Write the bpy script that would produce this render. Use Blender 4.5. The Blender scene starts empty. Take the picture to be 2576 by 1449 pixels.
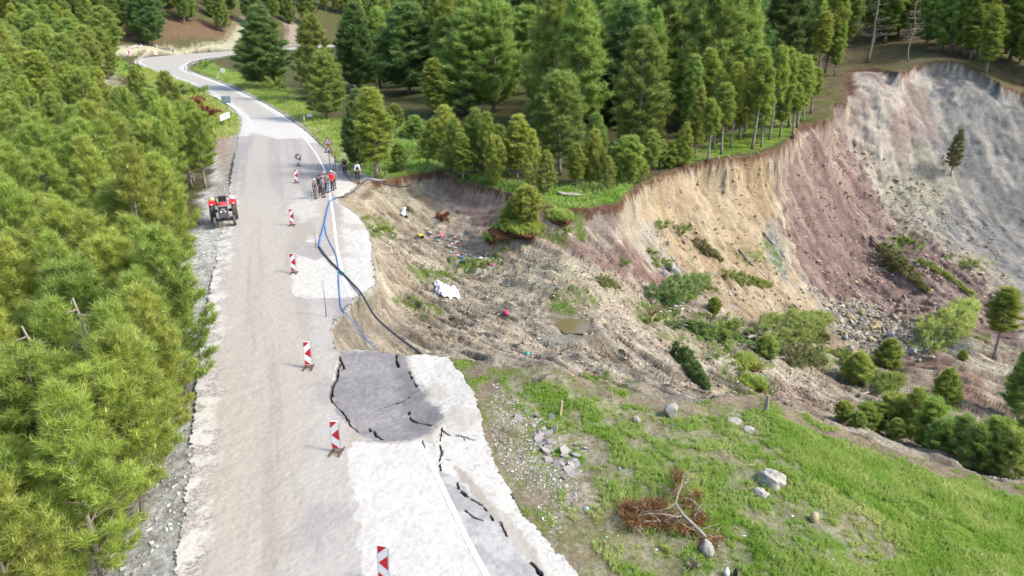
import bpy, bmesh, math, random
import numpy as np
from mathutils import Vector, Matrix, Quaternion
R = math.radians
rnd = random.Random(7)
rng = np.random.default_rng(11)
S = bpy.context.scene
col = S.collection
# ------------------------------------------------------------------ camera
CAMZ, PITCH, F, CX, CY = 14.5, R(21.0), 1820.0, 1288.0, 724.5   # F, CX, CY for a 2576 px wide picture
cam = bpy.data.cameras.new('camera'); camo = bpy.data.objects.new('camera', cam); col.objects.link(camo)
camo.location = (0, 0, CAMZ); camo.rotation_euler = (R(90) - PITCH, 0, 0)
cam.sensor_width = 36; cam.lens = 36 * F / 2576; cam.clip_start = 0.1; cam.clip_end = 3000
S.camera = camo
# ------------------------------------------------------------------ sky, sun, exposure
SUN_EL, SUN_AZ = R(44), R(104)          # azimuth clockwise from +Y
w = bpy.data.worlds.new('World'); S.world = w; w.use_nodes = True
nt = w.node_tree; nt.nodes.clear()
sky = nt.nodes.new('ShaderNodeTexSky'); sky.sky_type = 'NISHITA'; sky.sun_disc = False
sky.sun_elevation = SUN_EL; sky.sun_rotation = SUN_AZ; sky.dust_density = 2.5; sky.air_density = 1.0
bg = nt.nodes.new('ShaderNodeBackground'); bg.inputs[1].default_value = 0.15
wo = nt.nodes.new('ShaderNodeOutputWorld')
nt.links.new(sky.outputs[0], bg.inputs[0]); nt.links.new(bg.outputs[0], wo.inputs[0])
sl = bpy.data.lights.new('sun', 'SUN'); so = bpy.data.objects.new('sun', sl); col.objects.link(so)
sl.energy = 1.6; sl.angle = R(11.0); sl.color = (1.0, 0.95, 0.88)
sd = Vector((math.sin(SUN_AZ) * math.cos(SUN_EL), math.cos(SUN_AZ) * math.cos(SUN_EL), math.sin(SUN_EL)))
so.rotation_euler = (-sd).to_track_quat('-Z', 'Y').to_euler()
S.view_settings.view_transform = 'Standard'; S.view_settings.look = 'None'
S.view_settings.exposure = 1.6; S.view_settings.gamma = 1.0
S.cycles.max_bounces = 5; S.cycles.diffuse_bounces = 3; S.cycles.transparent_max_bounces = 4

# ------------------------------------------------------------------ picture <-> place
sp, cp = math.sin(PITCH), math.cos(PITCH)
def D(px, py, Z):                       # point at optical depth Z
    v = (py - CY) / F
    return np.array([(px - CX) / F * Z, Z * (cp - v * sp), CAMZ - Z * (sp + v * cp)])
def P(px, py, z=0.0):                   # point at height z
    v = (py - CY) / F
    return D(px, py, (CAMZ - z) / (sp + v * cp))
def proj(p):
    x, y, z = p; dz = z - CAMZ
    Z = y * cp - dz * sp; Yd = -y * sp - dz * cp
    return CX + F * x / Z, CY + F * Yd / Z, Z
def lin(c):
    c = np.asarray(c, float) / 255.0
    return np.where(c <= 0.04045, c / 12.92, ((c + 0.055) / 1.055) ** 2.4)
KA = 0.50
WB = np.array([1.01, 1.0, .95])
def CL(r, g, b): return lin((r, g, b)) * .66 * np.array([1.0, 1.0, .93])
def C(r, g, b): return lin((r, g, b)) * KA * WB        # base colour from the lit look

# ------------------------------------------------------------------ noise
def vnoise(x, y, seed=0):
    xi = np.floor(x).astype(np.int64); yi = np.floor(y).astype(np.int64)
    fx = x - xi; fy = y - yi; fx = fx * fx * (3 - 2 * fx); fy = fy * fy * (3 - 2 * fy)
    def h(a, b):
        n = (a * 374761393 + b * 668265263 + seed * 1442695041) & 0xffffffff
        n = ((n ^ (n >> 13)) * 1274126177) & 0xffffffff
        return ((n ^ (n >> 16)) & 0xffffff) / float(0xffffff)
    return (h(xi, yi) * (1 - fx) + h(xi + 1, yi) * fx) * (1 - fy) + (h(xi, yi + 1) * (1 - fx) + h(xi + 1, yi + 1) * fx) * fy
def fbm(x, y, o=4, seed=0, g=0.5):      # 0..1
    t = 0; a = 1; n = 0
    for i in range(o):
        t = t + a * vnoise(x * 2 ** i + 17.3 * i, y * 2 ** i - 9.1 * i, seed + i * 31); n += a; a *= g
    return t / n
def sstep(a, b, x):
    t = np.clip((x - a) / (b - a), 0, 1); return t * t * (3 - 2 * t)
def poly_sd(X, Y, poly):                # signed distance, positive inside
    poly = np.asarray(poly)[:, :2]; shp = X.shape
    X = X.ravel(); Y = Y.ravel(); out = np.full(X.size, 1e9); ins = np.zeros(X.size, bool)
    a = poly; b = np.roll(poly, -1, 0)
    for (ax, ay), (bx, by) in zip(a, b):
        dx, dy = bx - ax, by - ay; L = dx * dx + dy * dy + 1e-12
        t = np.clip(((X - ax) * dx + (Y - ay) * dy) / L, 0, 1)
        d = (X - ax - t * dx) ** 2 + (Y - ay - t * dy) ** 2
        np.minimum(out, d, out=out)
        c = ((ay > Y) != (by > Y))
        if dy != 0: ins ^= c & (X < (bx - ax) * (Y - ay) / dy + ax)
    out = np.sqrt(out)
    return np.where(ins, out, -out).reshape(shp)
def sd_box(X, Y, poly, far=6.0):        # signed distance evaluated only near the polygon
    poly = np.asarray(poly)[:, :2]; lo = poly.min(0) - far; hi = poly.max(0) + far
    m = (X > lo[0]) & (X < hi[0]) & (Y > lo[1]) & (Y < hi[1])
    out = np.full(X.shape, -far)
    if m.any(): out[m] = np.maximum(poly_sd(X[m], Y[m], poly), -far)
    return out
def line_d(X, Y, pts, far=1.5):
    pts = np.asarray(pts)[:, :2]; lo = pts.min(0) - far; hi = pts.max(0) + far
    out = np.full(X.shape, far); m = (X > lo[0]) & (X < hi[0]) & (Y > lo[1]) & (Y < hi[1])
    if not m.any(): return out
    x = X[m]; y = Y[m]; o = np.full(x.size, far ** 2)
    for (ax, ay), (bx, by) in zip(pts[:-1], pts[1:]):
        dx, dy = bx - ax, by - ay; L = dx * dx + dy * dy + 1e-12
        t = np.clip(((x - ax) * dx + (y - ay) * dy) / L, 0, 1)
        o = np.minimum(o, (x - ax - t * dx) ** 2 + (y - ay - t * dy) ** 2)
    out[m] = np.sqrt(o); return out
def rbf(pts, c=2.0, sm=0.02):
    pts = np.asarray(pts, float); XY = pts[:, :2]; z = pts[:, 2]; n = len(z)
    d = np.sqrt(((XY[:, None] - XY[None]) ** 2).sum(-1) + c * c)
    A = np.zeros((n + 1, n + 1)); A[:n, :n] = -d + np.eye(n) * sm; A[:n, n] = 1; A[n, :n] = 1
    wt = np.linalg.lstsq(A, np.append(z, 0), rcond=None)[0]
    def f(X, Y):
        o = np.full(X.shape, wt[n])
        for i in range(n): o -= wt[i] * np.sqrt((X - XY[i, 0]) ** 2 + (Y - XY[i, 1]) ** 2 + c * c)
        return o
    return f

# ------------------------------------------------------------------ helpers for objects
def tag(o, label=None, cat=None, group=None, kind=None):
    if label: o['label'] = label
    if cat: o['category'] = cat
    if group: o['group'] = group
    if kind: o['kind'] = kind
    return o
def empty(name, loc=(0, 0, 0), rz=0.0):
    o = bpy.data.objects.new(name, None); col.objects.link(o); o.location = loc; o.rotation_euler = (0, 0, rz)
    o.empty_display_size = 0.3; return o
def np_mesh(name, V, Fc, mats=(), colr=None, mi=None, smooth=False):
    me = bpy.data.meshes.new(name); V = np.asarray(V, np.float32); Fc = np.asarray(Fc, np.int32)
    k = Fc.shape[1]; me.vertices.add(len(V)); me.vertices.foreach_set('co', V.ravel())
    me.loops.add(Fc.size); me.loops.foreach_set('vertex_index', Fc.ravel())
    me.polygons.add(len(Fc)); me.polygons.foreach_set('loop_start', np.arange(0, Fc.size, k, dtype=np.int32))
    me.polygons.foreach_set('loop_total', np.full(len(Fc), k, np.int32))
    if mi is not None: me.polygons.foreach_set('material_index', np.asarray(mi, np.int32))
    me.polygons.foreach_set('use_smooth', np.full(len(Fc), smooth, bool))
    for m in mats: me.materials.append(m)
    me.update(calc_edges=True)
    if colr is not None:
        a = me.color_attributes.new('Col', 'FLOAT_COLOR', 'POINT')
        c4 = np.ones((len(V), 4), np.float32); c4[:, :3] = colr; a.data.foreach_set('color', c4.ravel())
    return me
def link(name, me, parent=None, loc=None):
    o = bpy.data.objects.new(name, me); col.objects.link(o)
    if parent is not None: o.parent = parent
    if loc is not None: o.location = loc
    return o
class MB:                               # collects shapes into one mesh
    def __init__(s): s.v = []; s.f = []; s.m = []
    def add(s, vs, fs, mat=0):
        b = len(s.v); s.v += [tuple(map(float, v)) for v in vs]; s.f += [tuple(b + i for i in f) for f in fs]; s.m += [mat] * len(fs)
    def box(s, c, d, rot=None, mat=0, bev=0.0, taper=1.0):
        x, y, z = d[0] / 2, d[1] / 2, d[2] / 2; vs = []
        for sz in (-1, 1):
            k = taper if sz > 0 else 1.0
            for sx, sy in ((-1, -1), (1, -1), (1, 1), (-1, 1)): vs.append(Vector((sx * x * k, sy * y * k, sz * z)))
        if rot is not None: vs = [rot @ v for v in vs]
        vs = [v + Vector(c) for v in vs]
        s.add(vs, [(3, 2, 1, 0), (4, 5, 6, 7), (0, 1, 5, 4), (1, 2, 6, 5), (2, 3, 7, 6), (3, 0, 4, 7)], mat)
    def tube(s, pts, r, n=8, mat=0, cap=True):
        pts = [Vector(p) for p in pts]; rs = r if hasattr(r, '__len__') else [r] * len(pts)
        vs = []; fs = []; up = Vector((0.13, 0.31, 0.94))
        for i, p in enumerate(pts):
            t = (pts[min(i + 1, len(pts) - 1)] - pts[max(i - 1, 0)]).normalized()
            a = t.cross(up)
            if a.length < 0.05: a = t.cross(Vector((1, 0, 0)))
            a.normalize(); b = t.cross(a)
            for k in range(n):
                th = 2 * math.pi * k / n; vs.append(p + (a * math.cos(th) + b * math.sin(th)) * rs[i])
        for i in range(len(pts) - 1):
            for k in range(n):
                k2 = (k + 1) % n; fs.append((i * n + k, i * n + k2, (i + 1) * n + k2, (i + 1) * n + k))
        if cap: fs.append(tuple(range(n))[::-1]); fs.append(tuple(range((len(pts) - 1) * n, len(pts) * n)))
        s.add(vs, fs, mat)
    def lathe(s, c, axis, prof, n=20, mat=0):       # prof: (distance along axis, radius)
        ax = Vector(axis).normalized(); a = ax.cross(Vector((0.2, 0.1, 1)))
        if a.length < 0.1: a = ax.cross(Vector((1, 0, 0)))
        a.normalize(); b = ax.cross(a); c = Vector(c); vs = []; fs = []
        for (d, r) in prof:
            for k in range(n):
                th = 2 * math.pi * k / n; vs.append(c + ax * d + (a * math.cos(th) + b * math.sin(th)) * r)
        for i in range(len(prof) - 1):
            for k in range(n):
                k2 = (k + 1) % n; fs.append((i * n + k, i * n + k2, (i + 1) * n + k2, (i + 1) * n + k))
        fs.append(tuple(range(n))[::-1]); fs.append(tuple(range((len(prof) - 1) * n, len(prof) * n)))
        s.add(vs, fs, mat)
    def prism(s, pts, thick, M=None, mat=0):        # polygon in local XZ plane, thickness along local Y
        n = len(pts); vs = [Vector((x, -thick / 2, z)) for x, z in pts] + [Vector((x, thick / 2, z)) for x, z in pts]
        if M is not None: vs = [M @ v for v in vs]
        fs = [tuple(range(n)), tuple(range(2 * n - 1, n - 1, -1))] + [(i, i + n, (i + 1) % n + n, (i + 1) % n) for i in range(n)]
        s.add(vs, fs, mat)
    def mesh(s, name, mats, smooth=False, bevel=0.0):
        me = bpy.data.meshes.new(name); me.from_pydata(s.v, [], s.f)
        for m in (mats if isinstance(mats, (list, tuple)) else [mats]): me.materials.append(m)
        me.polygons.foreach_set('material_index', s.m)
        if smooth: me.polygons.foreach_set('use_smooth', [True] * len(s.f))
        bm = bmesh.new(); bm.from_mesh(me); bmesh.ops.recalc_face_normals(bm, faces=bm.faces); bm.to_mesh(me); bm.free()
        me.update(); return me
    def build(s, name, mats, parent=None, smooth=False, bevel=0.0, loc=None):
        o = link(name, s.mesh(name, mats, smooth), parent, loc)
        if bevel:
            b = o.modifiers.new('bevel', 'BEVEL'); b.width = bevel; b.segments = 2; b.limit_method = 'ANGLE'
        return o

# ------------------------------------------------------------------ materials
def mat_plain(name, c, rough=0.6, metal=0.0, var=0.12, scale=6.0, bump=0.0, spec=0.4):
    m = bpy.data.materials.new(name); m.use_nodes = True; t = m.node_tree; b = t.nodes['Principled BSDF']
    b.inputs['Roughness'].default_value = rough; b.inputs['Metallic'].default_value = metal
    b.inputs['Specular IOR Level'].default_value = spec
    tc = t.nodes.new('ShaderNodeTexCoord'); n = t.nodes.new('ShaderNodeTexNoise'); n.inputs['Scale'].default_value = scale
    n.inputs['Detail'].default_value = 5; t.links.new(tc.outputs['Object'], n.inputs['Vector'])
    mx = t.nodes.new('ShaderNodeMix'); mx.data_type = 'RGBA'
    c = np.asarray(c, float); mx.inputs[6].default_value = (*np.clip(c * (1 - var), 0, 1), 1); mx.inputs[7].default_value = (*np.clip(c * (1 + var), 0, 1), 1)
    t.links.new(n.outputs['Fac'], mx.inputs[0]); t.links.new(mx.outputs[2], b.inputs['Base Color'])
    if bump:
        bp = t.nodes.new('ShaderNodeBump'); bp.inputs['Strength'].default_value = bump; bp.inputs['Distance'].default_value = 0.05
        t.links.new(n.outputs['Fac'], bp.inputs['Height']); t.links.new(bp.outputs[0], b.inputs['Normal'])
    return m
def mat_ground(name, fine=9.0, contrast=0.35, bump=0.6, bdist=0.08, rough=0.95, spec=0.1):
    """vertex colour 'Col' times layered noise, with bump"""
    m = bpy.data.materials.new(name); m.use_nodes = True; t = m.node_tree; b = t.nodes['Principled BSDF']; L = t.links.new
    b.inputs['Roughness'].default_value = rough; b.inputs['Specular IOR Level'].default_value = spec
    at = t.nodes.new('ShaderNodeAttribute'); at.attribute_name = 'Col'
    tc = t.nodes.new('ShaderNodeTexCoord')
    n1 = t.nodes.new('ShaderNodeTexNoise'); n1.inputs['Scale'].default_value = fine; n1.inputs['Detail'].default_value = 8; n1.inputs['Roughness'].default_value = 0.72
    n2 = t.nodes.new('ShaderNodeTexNoise'); n2.inputs['Scale'].default_value = fine * 0.17; n2.inputs['Detail'].default_value = 5
    L(tc.outputs['Object'], n1.inputs['Vector']); L(tc.outputs['Object'], n2.inputs['Vector'])
    def rng_(src, lo, hi, a=0.3, bb=0.7):
        r = t.nodes.new('ShaderNodeMapRange'); r.inputs['From Min'].default_value = a; r.inputs['From Max'].default_value = bb
        r.inputs['To Min'].default_value = lo; r.inputs['To Max'].default_value = hi; L(src, r.inputs['Value']); return r.outputs[0]
    mu = t.nodes.new('ShaderNodeMath'); mu.operation = 'MULTIPLY'
    L(rng_(n1.outputs['Fac'], 1 - contrast, 1 + contrast), mu.inputs[0]); L(rng_(n2.outputs['Fac'], 1 - contrast * .45, 1 + contrast * .45), mu.inputs[1])
    vm = t.nodes.new('ShaderNodeVectorMath'); vm.operation = 'SCALE'; L(at.outputs['Color'], vm.inputs[0]); L(mu.outputs[0], vm.inputs['Scale'])
    L(vm.outputs[0], b.inputs['Base Color'])
    bp = t.nodes.new('ShaderNodeBump'); bp.inputs['Strength'].default_value = bump; bp.inputs['Distance'].default_value = bdist
    L(n1.outputs['Fac'], bp.inputs['Height']); L(bp.outputs[0], b.inputs['Normal'])
    return m
def mat_leaf(name, dark, light, trans=0.35, objvar=0.25):
    """foliage: mixes two greens by the tuft tone in 'Col' red, varies per object"""
    m = bpy.data.materials.new(name); m.use_nodes = True; t = m.node_tree; t.nodes.clear(); L = t.links.new
    out = t.nodes.new('ShaderNodeOutputMaterial'); at = t.nodes.new('ShaderNodeAttribute'); at.attribute_name = 'Col'
    sx = t.nodes.new('ShaderNodeSeparateXYZ'); L(at.outputs['Vector'], sx.inputs[0])
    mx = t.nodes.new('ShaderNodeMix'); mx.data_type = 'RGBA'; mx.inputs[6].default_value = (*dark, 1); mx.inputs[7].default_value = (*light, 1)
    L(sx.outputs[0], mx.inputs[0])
    oi = t.nodes.new('ShaderNodeObjectInfo')
    hs = t.nodes.new('ShaderNodeHueSaturation')
    r1 = t.nodes.new('ShaderNodeMapRange'); r1.inputs['To Min'].default_value = 1 - objvar; r1.inputs['To Max'].default_value = 1 + objvar; L(oi.outputs['Random'], r1.inputs['Value']); L(r1.outputs[0], hs.inputs['Value'])
    m7 = t.nodes.new('ShaderNodeMath'); m7.operation = 'MULTIPLY'; m7.inputs[1].default_value = 7.13; L(oi.outputs['Random'], m7.inputs[0])
    fr = t.nodes.new('ShaderNodeMath'); fr.operation = 'FRACT'; L(m7.outputs[0], fr.inputs[0])
    r2 = t.nodes.new('ShaderNodeMapRange'); r2.inputs['To Min'].default_value = 0.480; r2.inputs['To Max'].default_value = 0.520; L(fr.outputs[0], r2.inputs['Value']); L(r2.outputs[0], hs.inputs['Hue'])
    L(mx.outputs[2], hs.inputs['Color'])
    df = t.nodes.new('ShaderNodeBsdfDiffuse'); tr = t.nodes.new('ShaderNodeBsdfTranslucent'); ms = t.nodes.new('ShaderNodeMixShader'); ms.inputs[0].default_value = trans
    L(hs.outputs[0], df.inputs[0]); L(hs.outputs[0], tr.inputs[0]); L(df.outputs[0], ms.inputs[1]); L(tr.outputs[0], ms.inputs[2])
    gl = t.nodes.new('ShaderNodeBsdfGlossy'); gl.inputs['Roughness'].default_value = 0.45; gl.inputs[0].default_value = (.8, .85, .75, 1)
    m2 = t.nodes.new('ShaderNodeMixShader'); m2.inputs[0].default_value = 0.04
    L(ms.outputs[0], m2.inputs[1]); L(gl.outputs[0], m2.inputs[2]); L(m2.outputs[0], out.inputs[0])
    return m
# ================================================================== TERRAIN
ROADPX = [(480,1150),(490,1000),(505,850),(525,740),(545,640),(560,560),(575,480),(585,420),(592,370),(598,345),(605,318),(607,300),(590,278),(560,255),(520,230),(470,208),(420,190),(375,175),(352,163),(345,155),(352,148),(380,143),(450,137),(520,132),(600,127),(700,121),(800,114),(960,104),
 (960,109),(850,118),(700,128),(600,138),(560,142),(520,148),(485,155),(468,165),(463,174),(480,182),(520,195),(570,213),(620,238),(670,262),(710,285),(735,305),(765,325),(795,350),(820,375),(845,400),(865,430),(885,455),(905,462),(880,480),(850,505),(865,515),(880,525),(900,540),(915,560),(928,580),(932,600),(938,620),(935,640),(936,660),(942,680),(940,697),(949,712),(935,722),(925,732),(905,742),(885,757),(868,785),(845,808),(832,826),(840,855),(850,884),
 (900,880),(950,888),(985,886),(1022,893),(1085,893),(1130,897),(1150,925),(1175,960),(1200,1000),(1213,1060),(1222,1110),(1250,1180),(1290,1240),(1320,1300),(1370,1350),(1420,1410),(1450,1449)]
road_poly = [(-9.4, 6.0), (-9.25, 15.7)] + [tuple(P(x, y)[:2]) for x, y in ROADPX] + [(3.6, 12.0), (4.2, 6.0)]
LIP = [(905,462,0),(930,458,0),(965,450,0.05),(1000,444,.05),(1060,433,.1),(1110,430,.1),(1160,452,.1),(1240,475,0),(1315,487,0),(1345,505,-.1),(1390,520,-.2),(1480,520,-.2),(1555,507,0),(1585,482,.1),(1620,452,.2),(1680,430,.3),(1731,409,.4),(1817,402,.5),(1902,386,.5),(1941,377,.5),(1970,363,.6),(1984,343,.7),(2001,340,.8),(2000,317,1.0),(2064,307,1.2),(2095,290,1.5),(2094,261,2.2),(2124,259,2.3),(2119,181,5.5),(2133,176,5.7),(2172,174,5.8),(2183,167,6.0),(2261,183,6.0),(2279,174,6.3),(2350,151,7.5),(2456,174,6.3),(2520,210,4.7),(2576,228,3.6),(2750,290,1.5),(3000,360,0.0),(3300,440,-1)]
RIM = [(1130,897,0),(1180,905,0),(1260,925,.1),(1330,925,.3),(1380,915,.45),(1450,950,.1),(1520,970,-.2),(1600,985,-.5),(1700,1010,-.8),(1740,1022,-1),(1800,1002,-.8),(1870,988,-.8),(1930,1003,-1),(2000,1040,-1.3),(2100,1078,-1.7),(2200,1112,-2.1),(2330,1158,-2.6),(2450,1193,-3),(2576,1215,-3.3),(2800,1260,-3.8),(3300,1400,-4.8)]
i0 = ROADPX.index((905,462)); i1 = ROADPX.index((1130,897))
slide_poly = [tuple(P(*q)[:2]) for q in LIP] + [(110, 60), (70, 22)] + [tuple(P(*q)[:2]) for q in RIM[::-1]] + [tuple(P(*q)[:2]) for q in ROADPX[i0 + 1:i1][::-1]]
ZIN = [  # px, py, optical depth of the slide surface
 (1080,520,66),(1100,600,60),(1100,680,54),(1100,740,50),(1100,830,43.5),(1060,880,38.5),(1000,500,66),(940,490,63.5),(900,500,62),(930,540,60),(960,560,59.5),(980,650,51),(960,700,48),(910,800,40),(900,860,37),(960,800,42.5),(950,870,37.8),(1000,740,47.5),
 (1200,520,64),(1200,600,59),(1200,700,52.5),(1200,800,45),(1200,870,40),(1320,545,57),(1300,600,56.5),(1300,700,51),(1300,800,45),(1300,880,40.5),
 (1400,550,56.8),(1400,600,55.5),(1400,700,50.5),(1400,790,46),(1400,880,41.5),(1500,545,58),(1500,600,57),(1500,700,52.5),(1500,800,47.5),(1500,900,41.5),(1560,540,59),
 (1600,500,64),(1600,560,62.5),(1600,620,60),(1600,700,56),(1600,800,51),(1600,900,45),(1600,960,41),(1700,460,69.5),(1700,540,68),(1700,620,65),(1700,720,59.5),(1700,820,53),(1700,920,46.5),
 (1800,430,73.8),(1800,500,72.5),(1800,600,69.5),(1800,700,64.5),(1800,800,58),(1800,900,51),(1800,970,46),(1900,420,77),(1900,520,75),(1900,620,72),(1900,720,67),(1900,820,60),(1900,920,52.5),
 (1990,400,85),(2000,500,82.5),(2000,600,79),(2000,700,74),(2000,800,67),(2000,900,58),(2000,1000,50),(2060,350,90.5),(2060,450,88.5),(2080,600,85),(2080,750,76),(2080,860,64),
 (2140,260,104),(2150,330,102),(2150,400,100),(2150,500,96),(2150,600,90.5),(2150,700,82.5),(2150,800,71.5),(2150,900,62),(2150,1000,52.5),(2150,1070,46),
 (2240,250,103),(2260,350,101),(2260,450,99),(2350,210,107),(2350,300,104),(2350,400,100.5),(2350,500,95.5),(2350,600,89),(2350,700,81),(2350,800,70.5),(2350,900,61),(2400,1000,54),(2350,1100,46),
 (2470,250,103.5),(2470,400,100),(2470,550,94),(2576,290,103),(2576,350,101),(2576,500,96),(2576,650,88),(2576,800,74),(2576,1000,56),(2576,1120,47),(2750,400,97),(2750,700,82),(2750,1000,55),(3000,600,84),(3000,1000,53),(3300,800,60)]
pin = [D(*q) for q in ZIN]
for (x, y, z) in RIM[3:]:
    a = P(x, y, z); r = (a - np.array([0, 0, CAMZ])); r /= np.linalg.norm(r)
    b = a + r * 3.2; b[2] -= 0.35; pin.append(b)
for q in ((860,790),(845,815),(845,860),(880,885)): 
    a = P(*q); pin.append(np.array([a[0] + .5, a[1], -0.8]))
zin_f = rbf(pin, 1.2, 0.03)
pout = [np.array([*q, 0.0]) for q in road_poly[::2]]
pout += [P(x, y, z) for x, y, z in LIP if x < 2100 or x > 2110]
pout += [P(x, y, z) for x, y, z in RIM]
pout += [P(1240,1150,-.03),P(1240,1020,-.05),P(1330,1000,-.1),P(1320,1200,-.1),P(1500,1100,-.35),P(1700,1120,-.55),P(1900,1150,-.8),P(2100,1200,-1.4),P(2300,1260,-2.1),P(2576,1320,-3),P(1500,1449,-.35),P(1800,1449,-.7),P(2100,1449,-1.2),P(2400,1449,-2),P(2576,1449,-2.6),P(3000,1500,-4)]
pout += [np.array(q, float) for q in [(-14,12,-.9),(-14,20,-.9),(-18,30,-1),(-24,40,-1),(-32,50,-1.2),(-30,65,-.8),(-42,80,-1),(-60,100,-.5),(-40,95,-.3),(-75,130,0),(-55,130,-.4),(-100,160,.5),(-85,190,0.2),
 (-130,220,3),(-120,257,2.5),(-125,283,7.5),(-135,320,16),(-122,310,8),(-160,300,16),(-100,380,9),(-180,230,9),(-60,175,0),(-50,200,0),(-30,130,.3),(-20,95,.2),(-60,240,-.3),(-75,290,.2),(-62,335,.3),(-60,400,12),(-90,480,30),(-20,160,2),(-10,110,1),(-30,220,4),(-25,300,14),
 (5,85,.3),(12,75,.1),(0,130,3),(30,105,1.8),(20,120,3),(30,150,6.5),(60,130,8),(75,140,11),(100,120,11),(0,190,9),(50,190,17),(110,180,22),(0,250,22),(60,260,33),(150,250,42),(0,330,34),(-30,370,16),(80,400,60),(-150,420,50),(150,400,70),(-300,400,60),(-250,250,25),(-200,150,6),(300,300,60),(-300,800,110),(0,800,120),(300,800,130),(250,120,12)]]
zout_f = rbf(pout, 4.0, 0.05)

def grid_rows(segs):
    y = segs[0][0]; out = [y]
    for y0, y1, k in segs:
        n = max(2, int(math.log(y1 / y) / k)); out += list(y * (y1 / y) ** (np.arange(1, n + 1) / n)); y = y1
    return np.array(out)
YR = grid_rows([(5, 24, .0065), (24, 54, .0036), (54, 124, .0021), (124, 330, .007), (330, 900, .03)])
UR = np.linspace(-0.98, 1.0, 860)
UU, YY = np.meshgrid(UR, YR); XX = UU * (YY + 6.0)
sdS = sd_box(XX, YY, slide_poly, 8.0)
sdR = sd_box(XX, YY, road_poly, 6.0)
jag = (fbm(XX * 1.1, YY * 1.1, 4, 5) - .5) * 1.0 * sstep(55, 70, YY + np.abs(XX) * .3) + (fbm(XX * 2.5, YY * 2.5, 3, 6) - .5) * .35
sdSj = sdS + np.where(sdR > -0.8, 0.0, jag)
zo = zout_f(XX, YY)
zi = np.full(XX.shape, -5.0); m = sdS > -1.5; zi[m] = zin_f(XX[m], YY[m])
# relief: outside gentle, inside gullies that run down the slope
nout = (fbm(XX * .45, YY * .45, 4, 1) - .5) * .5 * sstep(0.3, 3, -sdR) + (fbm(XX * 2.2, YY * 2.2, 3, 2) - .5) * .10 * sstep(0.1, .6, -sdR)
ca, sa = math.cos(R(-42)), math.sin(R(-42))
al = XX * ca + YY * sa; ac = -XX * sa + YY * ca                  # along / across the debris flow
flow = (fbm(al * .16, ac * 1.1, 4, 3) - .5)
flow2 = (fbm(al * .55, ac * 3.4, 4, 13) - .5)
lump = (fbm(XX * .9, YY * .9, 5, 4, .6) - .5)
gully = 1 - np.abs(2 * fbm(XX * .42 + YY * .08, YY * .07, 4, 8) - 1)     # ribs on the tall back wall
wall = sstep(66, 84, YY + .25 * XX)
deep = sstep(0.2, 3.0, sdS)
zi = zi + deep * ((flow * 1.0 + flow2 * .34 + (fbm(XX * .22, YY * .22, 3, 95) - .5) * 1.6) * (1 - wall * .7) + lump * .42 * (.5 + fbm(XX * .2, YY * .2, 2, 90)) + (gully - .6) * .55 * wall * sstep(34, 50, XX + (YY - 60) * .3))
ZZ0 = zi.copy()
ridg = 1 - np.abs(2 * fbm(XX * 1.6, YY * 1.6, 4, 33) - 1)
zi = zi + deep * (ridg - .6) * .16 * (1 - .3 * wall)
rill = 1 - np.abs(2 * fbm(ac * 1.3 + .5 * (lump), al * .16, 4, 35) - 1)
zi = zi - deep * (1 - wall) * .22 * sstep(.82, .97, rill)
rill2 = 1 - np.abs(2 * fbm(XX * 1.1 + .4 * lump, YY * .16 + ZZ0 * .1, 4, 36) - 1)
zi = zi - deep * wall * .25 * sstep(.75, .97, rill2) * (1 - .6 * sstep(44, 58, XX)) + deep * wall * (fbm(XX * .7, YY * .5, 5, 37, .62) - .5) * (1.3 - .75 * sstep(44, 58, XX))
zo2 = zo + nout
under = sstep(0.05, 0.3, sdR)
zo2 = zo2 * (1 - under) + (-0.45) * under
# small kerb-like drop on the left shoulder
k = sstep(0.0, 0.85, sdSj)
near_road = sstep(-1.2, 0.1, sdR); k = k * (1 - near_road) + sstep(0, .25, sdS) * near_road
ZZ = zo2 * (1 - k) + np.minimum(zi, zo2 - .25) * k
ZZ[(sdS < 0) & (sdR < 0)] -= 0
def zfield(x, y):
    u = x / (y + 6.0); j = np.interp(y, YR, np.arange(len(YR))); i = (u - UR[0]) / (UR[1] - UR[0])
    j0 = int(np.clip(math.floor(j), 0, len(YR) - 2)); i0 = int(np.clip(math.floor(i), 0, len(UR) - 2)); fj = j - j0; fi = min(max(i - i0, 0), 1)
    return float((ZZ[j0, i0] * (1 - fi) + ZZ[j0, i0 + 1] * fi) * (1 - fj) + (ZZ[j0 + 1, i0] * (1 - fi) + ZZ[j0 + 1, i0 + 1] * fi) * fj)
def zfv(x, y):
    u = x / (y + 6.0); j = np.interp(y, YR, np.arange(len(YR))); i = np.clip((u - UR[0]) / (UR[1] - UR[0]), 0, len(UR) - 1.001)
    j = np.clip(j, 0, len(YR) - 1.001); j0 = j.astype(int); i0 = i.astype(int); fj = j - j0; fi = i - i0
    return (ZZ[j0, i0] * (1 - fi) + ZZ[j0, i0 + 1] * fi) * (1 - fj) + (ZZ[j0 + 1, i0] * (1 - fi) + ZZ[j0 + 1, i0 + 1] * fi) * fj
def in_road(x, y): return float(poly_sd(np.array([x]), np.array([y]), road_poly)[0]) > 0
def G(px, py, z0=None, zmax=420):       # where the ray through a picture point meets the ground
    Z = 12.0; d0 = D(px, py, 0); d1 = D(px, py, 1.0) - d0; last = Z
    while Z < zmax:
        p = d0 + d1 * Z
        if p[2] < zfield(p[0], p[1]): break
        last = Z; Z *= 1.012
    lo, hi = last, Z
    for _ in range(18):
        mid = (lo + hi) / 2; p = d0 + d1 * mid
        if p[2] < zfield(p[0], p[1]): hi = mid
        else: lo = mid
    p = d0 + d1 * lo
    if p[2] < .05 and in_road(p[0], p[1]): p = P(px, py, 0.03)
    return p
pc = G(1442, 816); pond_z = pc[2] - .12
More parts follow.
